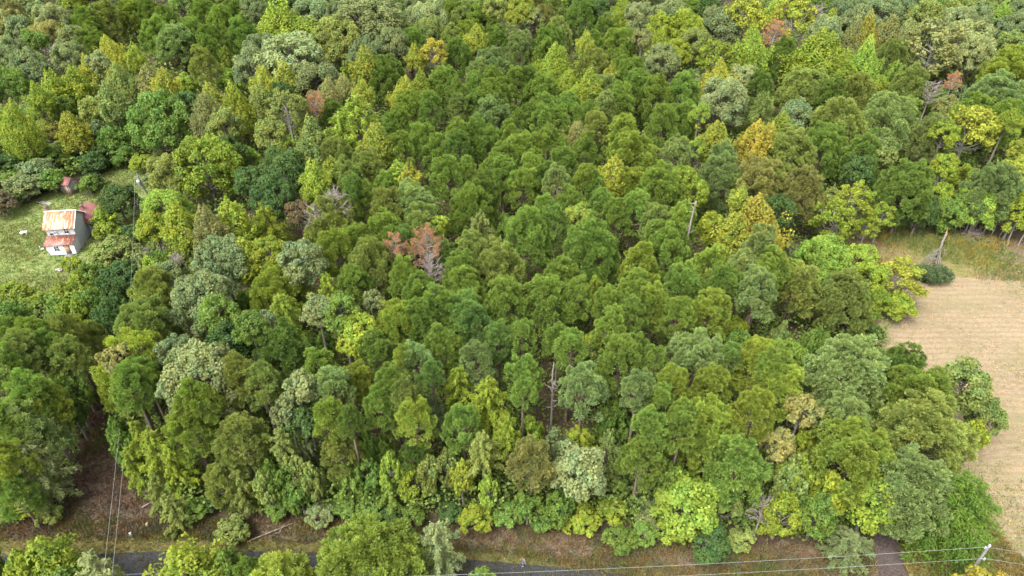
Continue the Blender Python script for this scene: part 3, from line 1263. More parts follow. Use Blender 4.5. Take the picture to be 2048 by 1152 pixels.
M_FLOOR = ground_material("forest_floor", [(0.033,0.020,0.012), (0.049,0.027,0.018), (0.022,0.026,0.010), (0.058,0.038,0.026)], [.6, .12, 2.2])
M_CLEAR = ground_material("clearing_litter", [(0.042,0.024,0.015), (0.061,0.037,0.027), (0.031,0.031,0.012), (0.076,0.054,0.042)], [.7, .18, 3.0])
M_BANK = ground_material("bank_soil", [(0.060,0.041,0.024), (0.081,0.056,0.037), (0.051,0.053,0.019), (0.102,0.075,0.053)], [.5, .15, 2.6])
M_VERGE = ground_material("verge_grass", [(0.059,0.054,0.015), (0.076,0.054,0.021), (0.043,0.051,0.014), (0.087,0.071,0.025)], [.5, .2, 2.8])
M_LAWN = ground_material("lawn_grass_soil", [(.080,.122,.026), (.105,.130,.036), (.066,.108,.022), (.135,.135,.058)], [.13, .45, (.5, 1.8)])
M_WEEDS = ground_material("weeds_ground", [(0.081,0.071,0.026), (0.124,0.081,0.053), (0.068,0.077,0.020), (0.124,0.102,0.037)], [.22, .4, 2.0])
def rows(nd, ln, tc, c):
    wv = N(nd, "ShaderNodeTexWave", Scale=.24, Distortion=3.2, Detail=5.0); wv.bands_direction = 'Y'; wv.inputs["Detail Scale"].default_value = .6
    ln.new(tc.outputs["Object"], wv.inputs["Vector"])
    mr = nd.new("ShaderNodeMapRange"); ln.new(wv.outputs[1], mr.inputs[0]); mr.inputs[1].default_value = .45; mr.inputs[2].default_value = .95
    mr.inputs[4].default_value = .62
    return mixrgb(nd, ln, mr.outputs[0], c, (.125, .09, .055))
M_FIELD = ground_material("stubble_field", [(0.158,0.122,0.076), (0.124,0.095,0.058), (0.194,0.155,0.101), (0.101,0.106,0.041), (0.106,0.080,0.050), (0.176,0.137,0.086)], [.16, .8, .07, (.9, 3.4), (.035, .10)], rows, .6)
def wear(nd, ln, tc, c):
    return c
M_ROAD = ground_material("asphalt", [(0.019,0.021,0.026), (0.014,0.015,0.019), (0.027,0.028,0.032)], [.35, 14.0], None, .15, .75)
M_DRIVE = ground_material("dirt_drive", [(0.046,0.035,0.031), (0.032,0.022,0.019), (0.063,0.051,0.046)], [.35, 3.2], None, .5)

g = MB(); g.poly([(-900, -200, 0), (900, -200, 0), (900, 1500, 0), (-900, 1500, 0)])
tag(g.build("ground", M_FLOOR), kind='structure')
CLEAR = [(188, 770), (213, 800), (232, 890), (262, 960), (335, 1045), (520, 1048), (520, 1075), (-60, 1075), (-60, 1045), (120, 1042), (165, 930), (172, 860)]
ground_poly("clearing_ground", CLEAR, .008, M_CLEAR)
BANK = [(-120, 1038), (300, 1040), (620, 1036), (900, 1050), (1100, 1058), (1400, 1084), (1560, 1092), (1740, 1080), (1760, 1200), (1300, 1170), (1030, 1112), (900, 1100), (620, 1084), (300, 1080), (-120, 1082)]
ground_poly("road_bank", BANK, .016, M_BANK)
VERGE = [(-120, 1076), (300, 1074), (620, 1080), (900, 1094), (1060, 1104), (1240, 1122), (1560, 1150), (1700, 1215), (1240, 1215), (1020, 1150), (-120, 1135)]
ground_poly("grass_verge", VERGE, .024, M_VERGE)
# the road: one strip along a gentle bend
far = [at(x, y) for x, y in [(-160, 1118), (60, 1110), (205, 1108), (300, 1103), (450, 1102), (620, 1105), (780, 1110), (930, 1118.5), (1030, 1127), (1130, 1136), (1240, 1148), (1420, 1172), (1700, 1220)]]
W_ROAD = 5.8
mb = MB(); near = []
for i, p in enumerate(far):
    q = far[min(i + 1, len(far) - 1)] - far[max(i - 1, 0)]; q.normalize()
    near.append(p + Vector((q.y, -q.x, 0)) * W_ROAD)
v = [tuple(p) for p in far] + [tuple(p) for p in near]; n = len(far)
mb.add(v, [(i + n, i + n + 1, i + 1, i) for i in range(n - 1)], 4)
tag(mb.build("road", M_ROAD, loc=(0, 0, .032)), kind='structure')
M_PAINT = plain("worn_paint", (.14,.145,.15), (.04,.04,.045), 5.0, .7, lo=.4, hi=.62)
mb = MB()
mid1 = [p.lerp(q, .485) for p, q in zip(far, near)]; mid2 = [p.lerp(q, .515) for p, q in zip(far, near)]
v = [tuple(p) for p in mid1] + [tuple(p) for p in mid2]
mb.add(v, [(i + n, i + n + 1, i + 1, i) for i in range(n - 1)], 4)
tag(mb.build("road_line", M_PAINT, loc=(0, 0, .036)), kind='structure')
LAWN = [(-120, 400), (0, 402), (60, 404), (120, 378), (150, 372), (200, 350), (255, 322), (320, 322), (310, 420), (292, 500), (230, 540), (160, 575), (90, 610), (-120, 620)]
ground_poly("lawn", LAWN, .008, M_LAWN, 1.5, .5)
WEEDS = [(1690, 440), (1790, 448), (1900, 462), (2048, 484), (2300, 500), (2300, 570), (2000, 560), (1880, 560), (1800, 575), (1720, 640), (1690, 560)]
ground_poly("weedy_headland", WEEDS, .008, M_WEEDS, 1.5, .6)
FIELD = [(1740, 640), (1800, 580), (1860, 560), (1960, 552), (2060, 536), (2400, 520), (2600, 1000), (2250, 1240), (2020, 1150), (1960, 1060), (1890, 900), (1800, 760)]
ground_poly("stubble_field", FIELD, .014, M_FIELD, 1.5, .5)
REDEARTH = [(1700, 452), (1760, 456), (1850, 470), (1868, 488), (1800, 486), (1730, 480), (1690, 486)]
ground_poly("bare_earth", REDEARTH, .012, M_BANK, 1.0, .4)
REDEARTH2 = [(1905, 470), (2010, 480), (2120, 500), (2120, 545), (2000, 520), (1930, 500)]
ground_poly("bare_earth", REDEARTH2, .012, M_BANK, 1.0, .6)
NEARWEEDS = [(1880, 1010), (1955, 1010), (2010, 1080), (2075, 1152), (2160, 1230), (1860, 1230), (1800, 1100)]
ground_poly("weedy_corner", NEARWEEDS, .02, M_WEEDS, 1.0, .4)
DRIVE = [(1752, 1030), (1780, 1040), (1796, 1090), (1818, 1160), (1836, 1230), (1762, 1230), (1752, 1150), (1746, 1085)]
ground_poly("dirt_drive", DRIVE, .034, M_DRIVE, .8, .2)

# ------------------------------------------------------------------ things nobody could count: grasses, litter, undergrowth
from mathutils.geometry import tessellate_polygon
def scatter(pix_pts, n):
    P = [at(x, y) for x, y in pix_pts]
    tris = tessellate_polygon([P])
    T = np.array([[tuple(P[i])[:2] for i in t] for t in tris])
    ar = np.abs(np.cross(T[:, 1] - T[:, 0], T[:, 2] - T[:, 0])) / 2
    k = rng.choice(len(T), n, p=ar / ar.sum())
    u, w = rng.random(n), rng.random(n); s = u + w > 1; u[s], w[s] = 1 - u[s], 1 - w[s]
    t = T[k]
    return t[:, 0] + u[:, None] * (t[:, 1] - t[:, 0]) + w[:, None] * (t[:, 2] - t[:, 0])
def patchy(p, f, thr):
    """keeps points in irregular patches"""
    x, y = p[:, 0], p[:, 1]
    v = np.sin(x * f + 1.3 * np.sin(y * f * .7)) + np.sin(y * f * 1.3 + 2 * np.sin(x * f * .5 + 1)) + rng.normal(0, .5, len(p))
    return p[v > thr]
def tufts(name, pts, mat_col, h, nb, spread, width, z=.0, label=None, lean=.5):
    n = len(pts); c = np.zeros((n * nb, 3)); c[:, :2] = np.repeat(pts, nb, 0) + rng.normal(0, spread, (n * nb, 2)); c[:, 2] = z
    u = unit(rng.normal(0, lean, (n * nb, 3)) + np.array([0, 0, 1.0])); u[:, 2] = np.abs(u[:, 2])
    hh = np.repeat(h * rng.uniform(.5, 1.4, n), nb) * rng.uniform(.6, 1.2, n * nb)
    mb = MB(); tt = np.clip(np.repeat(rng.normal(.5, .2, n), nb) + rng.normal(0, .12, n * nb), 0, 1)
    mb.leaves(c, u, perp(u), hh, width, tt, 0, 'blade')
    o = mb.build(name, M_GRASS); o.color = (*mat_col, 1)
    return tag(o, label, None, None, 'stuff')
M_GRASS = leaf_material("grass_blades", .25, .6, .2, (1.5, 1.05, .8), .4)
tufts("lawn_grass", scatter(LAWN, 9000), (.088, .128, .027), .32, 6, .28, .11)
tufts("tall_grass", patchy(scatter(LAWN, 6000), .25, .4), (.125, .135, .045), .6, 6, .3, .12)
tufts("verge_grass", scatter(VERGE, 5200)[:], (0.081, 0.075, 0.021), .26, 6, .2, .08, .02)
tufts("bank_weeds", scatter(BANK, 5200), (.105, .075, .042), .55, 6, .25, .09, .01)
tufts("bank_greenery", patchy(scatter(BANK, 6000), .45, .1), (0.084, 0.095, 0.022), .5, 7, .25, .12, .01)
tufts("clearing_brush", scatter(CLEAR, 1500), (.062, .038, .026), .55, 7, .3, .08, .01)
tufts("clearing_greenery", patchy(scatter(CLEAR, 1100), .5, .6), (0.070, 0.087, 0.022), .5, 8, .3, .13, .01)
tufts("headland_weeds", patchy(scatter(WEEDS, 9000), .16, -.1), (.105, .125, .032), .6, 6, .4, .14, .01)
tufts("goldenrod", patchy(scatter(WEEDS, 3000), .3, .8), (0.175, 0.143, 0.035), .9, 7, .35, .14, .01)
tufts("dead_weeds", patchy(scatter(WEEDS, 2600), .22, .7), (0.144, 0.087, 0.060), .5, 7, .4, .10, .01)
tufts("corner_weeds", scatter(NEARWEEDS, 2600), (0.130, 0.107, 0.036), .6, 6, .25, .10, .02)
fp = scatter(FIELD, 30000); fp = fp[(fp[:, 0] < 140)]
fp = fp[::2]
tufts("field_straw", fp, (0.266, 0.190, 0.119), .26, 3, .35, .10, .0, lean=1.8)
tufts("field_weeds", patchy(scatter(FIELD, 20000), .14, .85), (.125, .145, .04), .25, 6, .3, .12, .0, lean=1.0)

# forest undergrowth: leafy clumps under the trees
UNDER = [(-80, -60), (2130, -60), (2130, 470), (1900, 455), (1700, 440), (1690, 560), (1740, 640), (1850, 860), (1900, 940), (1850, 1040), (1600, 1075), (1200, 1050), (700, 1030), (330, 1035), (255, 950), (215, 800), (180, 790), (160, 930), (110, 1040), (-80, 1040), (-80, 640), (100, 620), (240, 560), (300, 470), (320, 335), (250, 330), (120, 385), (0, 400), (-80, 400)]
def inside(px, py, poly):
    r = np.zeros(len(px), bool); n = len(poly)
    for i in range(n):
        (x0, y0), (x1, y1) = poly[i], poly[(i + 1) % n]
        c = ((y0 > py) != (y1 > py)) & (px < (x1 - x0) * (py - y0) / ((y1 - y0) or 1e-9) + x0)
        r ^= c
    return r
qx, qy = rng.uniform(-80, 2130, 34000), rng.uniform(-70, 1080, 34000)
ok = inside(qx, qy, UNDER)
for (bx0, by0, bx1, by1) in ((1062, 780, 1150, 905), (700, 840, 800, 930), (815, 950, 905, 1015), (1285, 925, 1345, 990)):
    ok &= ~((qx > bx0) & (qx < bx1) & (qy > by0) & (qy < by1) & (rng.random(len(qx)) < .85))
qx, qy = qx[ok], qy[ok]
up = np.array([at(x, y)[:2] for x, y in zip(qx, qy)])
mb = MB(); n = len(up); nl = 12
hgt = rng.uniform(.5, 5.5, n) * (rng.random(n) < .8) + .4
big = np.repeat(np.clip(np.hypot(up[:, 0], up[:, 1]) / 130, .8, 2.2), nl)
cc = np.zeros((n * nl, 3)); cc[:, :2] = np.repeat(up, nl, 0) + rng.normal(0, .55, (n * nl, 2)) * big[:, None]; cc[:, 2] = np.repeat(hgt, nl) * rng.uniform(.15, 1.0, n * nl) + .1
nn_ = unit(rng.normal(0, .6, (n * nl, 3)) + np.array([0, 0, 1.0])); uu = perp(nn_)
s_ = rng.uniform(.35, .75, n * nl) * big
mb.leaves(cc, uu, np.cross(nn_, uu), s_, s_ * .7, np.clip(np.repeat(rng.normal(.5, .2, n), nl) + rng.normal(0, .12, n * nl), 0, 1))
o = mb.build("undergrowth", M_LEAF); o.color = (.11, .155, .034, 1); tag(o, kind='stuff')

# ------------------------------------------------------------------ the old farmhouse
def streaky(name, base, rust, dark, lo, hi, rough=.5):
    """sheet metal with rust that runs down the slope (local Y), and standing seams"""
    m, nd, ln = new_mat(name)
    out = nd.new("ShaderNodeOutputMaterial"); pb = N(nd, "ShaderNodeBsdfPrincipled", Roughness=rough); ln.new(pb.outputs[0], out.inputs[0])
    tc = nd.new("ShaderNodeTexCoord"); mp = nd.new("ShaderNodeMapping"); mp.inputs["Scale"].default_value = (3.2, .7, .7); ln.new(tc.outputs["Object"], mp.inputs[0])
    n1 = N(nd, "ShaderNodeTexNoise", Scale=1.0, Detail=6.0, Roughness=.7); ln.new(mp.outputs[0], n1.inputs["Vector"])
    r1 = nd.new("ShaderNodeMapRange"); ln.new(n1.outputs[0], r1.inputs[0]); r1.inputs[1].default_value = lo; r1.inputs[2].default_value = hi
    n2 = N(nd, "ShaderNodeTexNoise", Scale=.35, Detail=3.0); ln.new(tc.outputs["Object"], n2.inputs["Vector"])
    r2 = nd.new("ShaderNodeMapRange"); ln.new(n2.outputs[0], r2.inputs[0]); r2.inputs[1].default_value = .45; r2.inputs[2].default_value = .7
    c = mixrgb(nd, ln, r1.outputs[0], base, rust); c = mixrgb(nd, ln, r2.outputs[0], c, dark)
    ln.new(c, pb.inputs["Base Color"])
    return m
M_TIN = streaky("rusty_tin", (.40, .33, .28), (.29, .105, .038), (.34, .18, .09), .40, .52)
M_TINRED = streaky("red_tin", (.30, .19, .11), (.125, .036, .026), (.10, .03, .024), .36, .48)
M_TINDARK = plain("dark_red_tin", (.115, .042, .038), (.155, .062, .055), 1.2, .6)
M_WHITE = plain("white_paint", (.62, .63, .65), (.50, .50, .50), 1.5, .6)
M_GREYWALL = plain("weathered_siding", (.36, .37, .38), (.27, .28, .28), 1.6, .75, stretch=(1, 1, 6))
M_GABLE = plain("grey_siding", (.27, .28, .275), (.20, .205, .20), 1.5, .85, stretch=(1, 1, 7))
M_GLASS = plain("dark_glass", (.02, .022, .027), None, rough=.1)
M_CURTAIN = plain("pale_pane", (.34, .36, .35), (.2, .22, .21), 4.0, .3)
M_TAN = plain("bare_boards", (.30, .20, .13), (.22, .14, .09), 3.0, .85, stretch=(4, 4, .5))
M_BRICK = plain("old_brick", (.13, .07, .055), (.09, .06, .055), 9.0, .9)
M_STONE = plain("foundation_stone", (.16, .15, .14), (.10, .095, .09), 4.0, .9)
M_BLUEGREY = plain("blue_grey_board", (.16, .22, .26), None)
A = at(100.8, 512); B = at(155.5, 508.4)
ux = (B - A); L = ux.length; ang = math.atan2(ux.y, ux.x)
house = empty("farmhouse", A, ang)
tag(house, "old two-storey white farmhouse with rusty tin roof on the green lawn", "house")
PD, MD = 2.2, 5.4                       # porch depth, main block depth
EAVE, RIDGE, PF, PB_ = 5.0, 7.0, 2.5, 3.2
def house_part(name, build, mats, parent=house):
    mb = MB(); build(mb); return mb.build(name, mats, parent)
def wall_block(mb):
    z0 = .25; x0, x1, y0, y1 = 0, L, PD, PD + MD; ym = (y0 + y1) / 2
    mb.poly([(x0, y0, z0), (x1, y0, z0), (x1, y0, EAVE), (x0, y0, EAVE)], 0)
    mb.poly([(x1, y1, z0), (x0, y1, z0), (x0, y1, EAVE), (x1, y1, EAVE)], 0)
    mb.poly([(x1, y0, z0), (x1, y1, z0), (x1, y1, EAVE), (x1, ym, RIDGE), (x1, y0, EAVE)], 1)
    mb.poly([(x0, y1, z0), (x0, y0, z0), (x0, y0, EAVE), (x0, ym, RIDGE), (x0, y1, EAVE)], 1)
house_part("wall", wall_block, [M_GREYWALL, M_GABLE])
house_part("foundation", lambda mb: (mb.box((-.05, PD - .05, -.1), (L + .05, PD + MD + .05, .25)), mb.box((-.04, -.04, -.1), (L + .04, PD - .06, .22))), M_STONE)
def slope_sheet(mb, x0, x1, y0, z0, y1, z1, t=.07):
    v = [(x0, y0, z0), (x1, y0, z0), (x1, y1, z1), (x0, y1, z1)]
    mb.add(v + [(x, y, z - t) for x, y, z in v], [(0, 1, 2, 3), (7, 6, 5, 4), (0, 4, 5, 1), (1, 5, 6, 2), (2, 6, 7, 3), (3, 7, 4, 0)], 4)
ym = PD + MD / 2; oh = .4; k_ = (RIDGE - EAVE) / (MD / 2)
def seams(mb, x0, x1, y0, z0, y1, z1, n):
    for i in range(n + 1):
        x = x0 + (x1 - x0) * i / n
        d = Vector((0, y1 - y0, z1 - z0)).normalized(); up = Vector((0, -d.z, d.y))
        a_, b_ = Vector((x, y0, z0)) + up * .02, Vector((x, y1, z1)) + up * .02
        mb.tube([a_, b_], [.025, .025], 4)
r1 = house_part("roof", lambda mb: (slope_sheet(mb, -.4, L + .35, PD - oh, EAVE - oh * k_ + .08, ym, RIDGE + .08), slope_sheet(mb, -.4, L + .35, PD + MD + oh, EAVE - oh * k_ + .08, ym, RIDGE + .08)), M_TIN)
sm = MB(); seams(sm, -.35, L + .3, PD - oh, EAVE - oh * k_ + .08, ym, RIDGE + .08, 11)
o = sm.build("roof_seam", M_TIN, r1); o["kind"] = "stuff"
cp = MB(); cp.tube([(-.42, ym, RIDGE + .12), (L + .37, ym, RIDGE + .12)], [.08, .08], 6); cp.build("ridge_cap", M_WHITE, r1)
fb = MB(); fb.box((L + .352, PD - oh, EAVE - oh * k_ - .1), (L + .39, PD - oh + .02, EAVE - oh * k_ + .06))
for yy, sg in ((PD - oh, 1), (PD + MD + oh, -1)):
    fb.tube([(L + .38, yy, EAVE - oh * k_ + .03), (L + .38, ym, RIDGE + .03)], [.09, .09], 4)
fb.build("barge_board", M_WHITE, r1)
def lean_to(mb):
    mb.poly([(0, 0, .22), (L, 0, .22), (L, 0, PF), (0, 0, PF)], 0)
    mb.poly([(L, 0, .22), (L, PD, .22), (L, PD, PB_), (L, 0, PF)], 1)
    mb.poly([(0, PD, .22), (0, 0, .22), (0, 0, PF), (0, PD, PB_)], 1)
porch = house_part("front_porch", lean_to, [M_WHITE, M_GREYWALL])
pr = MB(); slope_sheet(pr, -.3, L + .1, -.35, PF - .06, PD - .02, PB_ + .06); pr.build("porch_roof", M_TINRED, porch)
pc = MB()
for px_ in (0, L - .12): pc.box((px_ - .003, -.06, .2), (px_ + .123, -.003, PF - .01))
pc.build("corner_board", M_WHITE, porch)
def window(x, y, z, w, h, glass, parent):
    fr = MB()
    for lo, hi in (((x - .09, y - .05, z - .09), (x, y - .002, z + h + .09)), ((x + w, y - .05, z - .09), (x + w + .09, y - .002, z + h + .09)),
                   ((x, y - .05, z + h), (x + w, y - .002, z + h + .09)), ((x, y - .05, z - .09), (x + w, y - .002, z)),
                   ((x, y - .045, z + h / 2 - .03), (x + w, y - .006, z + h / 2 + .03)), ((x + w / 2 - .025, y - .04, z), (x + w / 2 + .025, y - .008, z + h))):
        fr.box(lo, hi)
    f = fr.build("window", M_WHITE, parent)
    p = MB(); p.box((x + .001, y - .025, z + .001), (x + w - .001, y - .012, z + h - .001)); p.build("pane", glass, f)
window(L * .24, PD, 3.55, .8, 1.15, M_CURTAIN, house)
window(L * .64, PD, 3.55, .8, 1.15, M_GLASS, house)
w2 = MB(); w2.box((L * .08, PD - .03, 3.38), (L * .2, PD - .004, 3.75)); w2.build("dark_panel", M_GLASS, house)  # small dark panel on the front wall just above the porch roof
window(L * .26, 0, 1.05, .85, .95, M_GLASS, porch)
d = MB(); d.box((L * .62, -.05, .24), (L * .62 + 1.05, -.004, 2.3)); dd = d.build("door", M_TAN, porch)
d = MB(); d.box((L * .62 + .85, -.1, 1.15), (L * .62 + .93, -.052, 1.25)); d.build("handle", M_STONE, dd)
st = MB(); st.box((L * .58, -.9, -.05), (L * .62 + 1.3, -.06, .16)); st.build("doorstep", M_STONE, porch)
bb = MB(); bb.box((.2, -.045, .05), (L - .2, -.042, .21)); bb.build("skirt_board", M_BLUEGREY, porch)
def ell(mb):
    x0, x1, y0, y1 = L * .42, L + 1.3, PD + MD + .01, PD + MD + 5.2
    for q in ([(x1, y0, .1), (x1, y1, .1), (x1, y1, 2.9), (x1, y0, 2.9)], [(x0, y1, .1), (x0, y0, .1), (x0, y0, 2.9), (x0, y1, 2.9)], [(x1, y1, .1), (x0, y1, .1), (x0, y1, 2.9), (x1, y1, 2.9)], [(x0, y0, .1), (x1, y0, .1), (x1, y0, 2.9), (x0, y0, 2.9)]):
        mb.poly(q)
wing = house_part("rear_wing", ell, M_GABLE)
x0, x1, y0, y1 = L * .42 - .3, L + 1.75, PD + MD - .0, PD + MD + 5.6
xm = (x0 + x1) / 2
rw = MB()
e0, e1 = 2.95, 5.4
v = [(x0, y0 + .02, e0), (x1, y0 - 1.5, e0), (x1, y1, e0), (x0, y1, e0), (xm, y0 + .02, e1), (xm, y1 - 2.0, e1)]
rw.add(v, [(1, 2, 5, 4), (3, 0, 4, 5)], 4); rw.add(v, [(2, 3, 5), (0, 1, 4)], 3)
rw.add([(a_, b_, c_ - .08) for a_, b_, c_ in v], [(4, 5, 2, 1), (5, 4, 0, 3)], 4)
rw.build("wing_roof", M_TINDARK, wing)
dk = MB(); dk.box((L + 1.302, PD + MD + .6, .4), (L + 1.33, PD + MD + 1.5, 2.2)); dk.build("doorway", M_GLASS, wing)
def chimney(mb, x, y, z0, z1, w): mb.box((x - w, y - w, z0), (x + w, y + w, z1)); mb.box((x - w - .06, y - w - .06, z1), (x + w + .06, y + w + .06, z1 + .12)); mb.box((x - w * .6, y - w * .6, z1 + .12), (x + w * .6, y + w * .6, z1 + .22))
c1 = MB(); chimney(c1, -.22, ym + .9, .1, 7.6, .3); c1.build("chimney", M_BRICK, house)
c2 = MB(); chimney(c2, xm + .1, PD + MD + 1.6, 4.0, 5.6, .25); c2.build("chimney", M_BRICK, house)

# the little shed at the top of the yard
S0 = at(144, 384); shed = empty("garden_shed", S0, R(-18)); shed.scale = (1.25, 1.25, 1.3)
tag(shed, "small grey plank shed with rusty red roof half hidden in bushes", "shed")
M_SCRAP = plain("weathered_scrap", (.30, .28, .25), (.20, .18, .16), 3.0, .8)
M_OLDWOOD = plain("grey_planks", (.20, .185, .17), (.10, .09, .085), 3.0, .9, stretch=(6, 6, .6))
for i in range(9):
    mb = MB(); mb.box((-1.1 + i * .245, -1.0, 0), (-1.1 + i * .245 + .23, -.96, 2.1 + rnd.uniform(-.05, .05))); mb.build("plank", M_OLDWOOD, shed)
for sx in (-1.1, 1.07):
    for i in range(8):
        mb = MB(); mb.box((sx, -.95 + i * .245, 0), (sx + .035, -.95 + i * .245 + .23, 2.15)); mb.build("plank", M_OLDWOOD, shed)
mb = MB(); mb.box((.1, -1.035, .05), (.75, -1.003, 1.8)); mb.build("door", M_TAN, shed)
mb = MB(); slope_sheet(mb, -1.4, 1.35, -1.3, 2.0, 0, 2.95); slope_sheet(mb, -1.4, 1.35, 1.3, 2.0, 0, 2.95); mb.build("roof", M_TINDARK, shed)
for sx in (-1.09, 1.08):
    mb = MB(); mb.add([(sx, -1, 2.0), (sx, 1, 2.0), (sx, 0, 2.85)], [(0, 1, 2)], 3); mb.build("gable", M_OLDWOOD, shed)

# scraps lying about the yard
def boards(x, y, spec, label, name="board_heap", cat="scrap boards"):
    r = empty(name, at(x, y), rnd.uniform(0, 3)); tag(r, label, cat)
    for (dx, dy, dz, l, w, a, m) in spec:
        mb = MB(); mb.box((-l / 2, -w / 2, 0), (l / 2, w / 2, .05), M=Matrix.Translation((dx, dy, dz)) @ Matrix.Rotation(R(a), 4, 'Z') @ Matrix.Rotation(R(rnd.uniform(-8, 8)), 4, 'Y')); mb.build("board", m, r)
boards(92, 407, [(0, 0, .1, 3.2, .5, 0, M_SCRAP), (.6, .5, .2, 2.6, .4, 12, M_OLDWOOD), (-.5, -.4, .12, 2.2, .35, -8, M_SCRAP)], "pale fallen boards in the grass behind the farmhouse, left of the shed")
boards(174, 384, [(0, 0, .15, 2.0, .8, 0, M_SCRAP), (.5, .3, .3, 1.4, .5, 25, M_SCRAP)], "white sheet of scrap lying in grass right of the shed")
boards(120, 541, [(0, 0, .2, 1.2, .8, 0, M_SCRAP), (.2, .2, .3, .9, .4, 40, M_SCRAP)], "white scrap panel on the lawn below the farmhouse")
boards(181, 409, [(0, 0, .2, 2.2, .7, 10, M_TAN), (.3, .5, .25, 1.8, .5, -10, M_SCRAP)], "tan and white boards behind the rear wing of the farmhouse")
tb = empty("garden_table", at(50, 470), .3); tag(tb, "small white garden table standing alone on the lawn", "table")
mb = MB(); mb.box((-.6, -.4, .7), (.6, .4, .76)); mb.build("table_top", M_WHITE, tb)
for sx in (-.52, .45):
    for sy in (-.34, .27):
        mb = MB(); mb.box((sx, sy, 0), (sx + .07, sy + .07, .7)); mb.build("leg", M_WHITE, tb)
ch = empty("garden_chair", at(86, 501), 2.2); tag(ch, "white garden chair on the grass beside the porch corner", "chair")
mb = MB(); mb.box((-.28, -.28, .42), (.28, .28, .47)); mb.build("seat", M_WHITE, ch)
mb = MB(); mb.box((-.28, .25, .47), (.28, .29, 1.0)); mb.build("backrest", M_WHITE, ch)
for sx in (-.27, .22):
    for sy in (-.27, .22):
        mb = MB(); mb.box((sx, sy, 0), (sx + .05, sy + .05, .42)); mb.build("leg", M_WHITE, ch)
def brush_heap(x, y, r, label):
    mb = MB()
    for i in range(70):
        a = rng.uniform(0, 6.28); p = np.array([math.cos(a), math.sin(a), 0]) * r * rng.uniform(0, 1); d_ = unit(rng.normal(0, 1, 3) * np.array([1, 1, .35])) * r * .6
        p[2] = rng.uniform(.05, .8) * (1 - np.linalg.norm(p[:2]) / r) + .1
        mb.tube([p - d_, p + d_], [.05, .02], 3, cap=False)
    tag(mb.build("brush_heap", M_DEADWOOD, loc=at(x, y)), label, "brush pile")
brush_heap(275, 413, 1.6, "pinkish brush pile under the wires beyond the dark evergreen")
brush_heap(291, 506, 2.0, "pinkish brown brush pile at the right end of the yard by the wires")
brush_heap(1830, 452, 3.0, "grey brush pile at the wood edge left of the fallen pine")
brush_heap(1945, 472, 3.2, "grey dead branches heaped under pale trunks beside the broken stub")

# ------------------------------------------------------------------ poles and wires
M_POLE = plain("pole_wood", (.10, .095, .09), (.17, .16, .15), 2.0, .85, stretch=(1, 1, .2))
M_ZINC = plain("grey_metal", (.52, .54, .56), None, rough=.4)
M_WIRE = plain("wire_metal", (.16, .165, .155), None, rough=.5)
M_PORC = plain("white_porcelain", (.24, .245, .26), None, rough=.3)
def pole(name, base, top, label):
    base, top = Vector(base), Vector(top)
    r = empty(name, base); tag(r, label, "power pole")
    mb = MB(); mb.tube([(0, 0, -.2), tuple((top - base) * .5), tuple(top - base)], [.17, .15, .12], 8); mb.build("pole", M_POLE, r)
    return r
T1 = at(275, 351, 10.5); q = at(298, 394, 4.1)
B1 = T1 + (q - T1) * (10.5 / 6.4); B1.z = 0
p1 = pole("power_pole", B1, T1, "leaning wooden pole with white transformer by the big yellow green oak")
ax = (T1 - B1).normalized()
def on1(h, dx=0, dy=0): return tuple((T1 - B1) * (h / 10.5) + Vector((dx, dy, 0)))
mb = MB(); mb.tube([on1(7.6, -.38, -.1), on1(9.0, -.38, -.1)], [.36, .36], 12); mb.tube([on1(9.0, -.38, -.1), on1(9.15, -.38, -.1)], [.38, .2], 12); tr_ = mb.build("transformer", M_PORC, p1)
mb = MB(); mb.tube([on1(9.15, -.38, -.1), on1(9.5, -.38, -.1)], [.07, .06], 6); mb.build("bushing", M_PORC, tr_)
mb = MB(); mb.tube([on1(9.9), on1(10.4, -.55, -.1)], [.06, .05], 6); mb.tube([on1(10.2), on1(11.1, -.1, .2)], [.07, .06], 6); mb.build("bracket", M_PORC, p1)
mb = MB(); mb.tube([on1(6.9), on1(6.9, -.35, -.2)], [.04, .04], 6); mb.tube([on1(6.8, -.35, -.2), on1(7.15, -.35, -.2)], [.11, .11], 8); mb.build("insulator", M_PORC, p1)
T2 = at(1978.5, 1092.5, 10.0); B2 = Vector((T2.x, T2.y, 0))
p2 = pole("power_pole", B2, T2, "grey wooden pole rising from the golden bush at the field corner")
mb = MB(); mb.tube([(0.0, 0, 10.0), (0.0, 0, 10.22)], [.14, .12], 8); mb.build("pole_cap", M_PORC, p2)
mb = MB(); mb.tube([(-.1, 0, 9.75), (-.34, -.05, 9.75)], [.05, .05], 6); mb.tube([(-.34, -.05, 9.65), (-.34, -.05, 9.95)], [.09, .09], 8); mb.build("insulator", M_PORC, p2)
mb = MB(); mb.tube([(-.1, -.1, 7.9), (.25, -.2, 7.9)], [.05, .05], 6); mb.tube([(.25, -.2, 7.8), (.25, -.2, 8.05)], [.1, .1], 8); mb.build("insulator", M_PORC, p2)
def wire(p, q, sag, label, r=.016):
    p, q = Vector(p), Vector(q); s = np.linspace(0, 1, 40)
    pts = [tuple(p.lerp(q, t) - Vector((0, 0, sag * 4 * t * (1 - t)))) for t in s]
    mb = MB(); mb.tube(pts, r, 5); tag(mb.build("overhead_wire", M_WIRE), label, "wire", "overhead power wires")
e1 = at(196, 1235, 9.5); e2 = at(215, 1235, 8.0)
wire(B1 + Vector(on1(10.4, -.55, -.1)), e1, 2.2, "upper wire running from the transformer pole down over the brown clearing")
wire(B1 + Vector(on1(7.15, -.35, -.2)), e2, 1.6, "lower wire running from the transformer pole beside the upper one")
lw1, lw2 = at(330, 1165, 10.0), at(330, 1185, 8.1)
wire(T2 + Vector((-.34, -.05, -.05)), lw1, 1.0, "upper wire over the road from the corner pole")
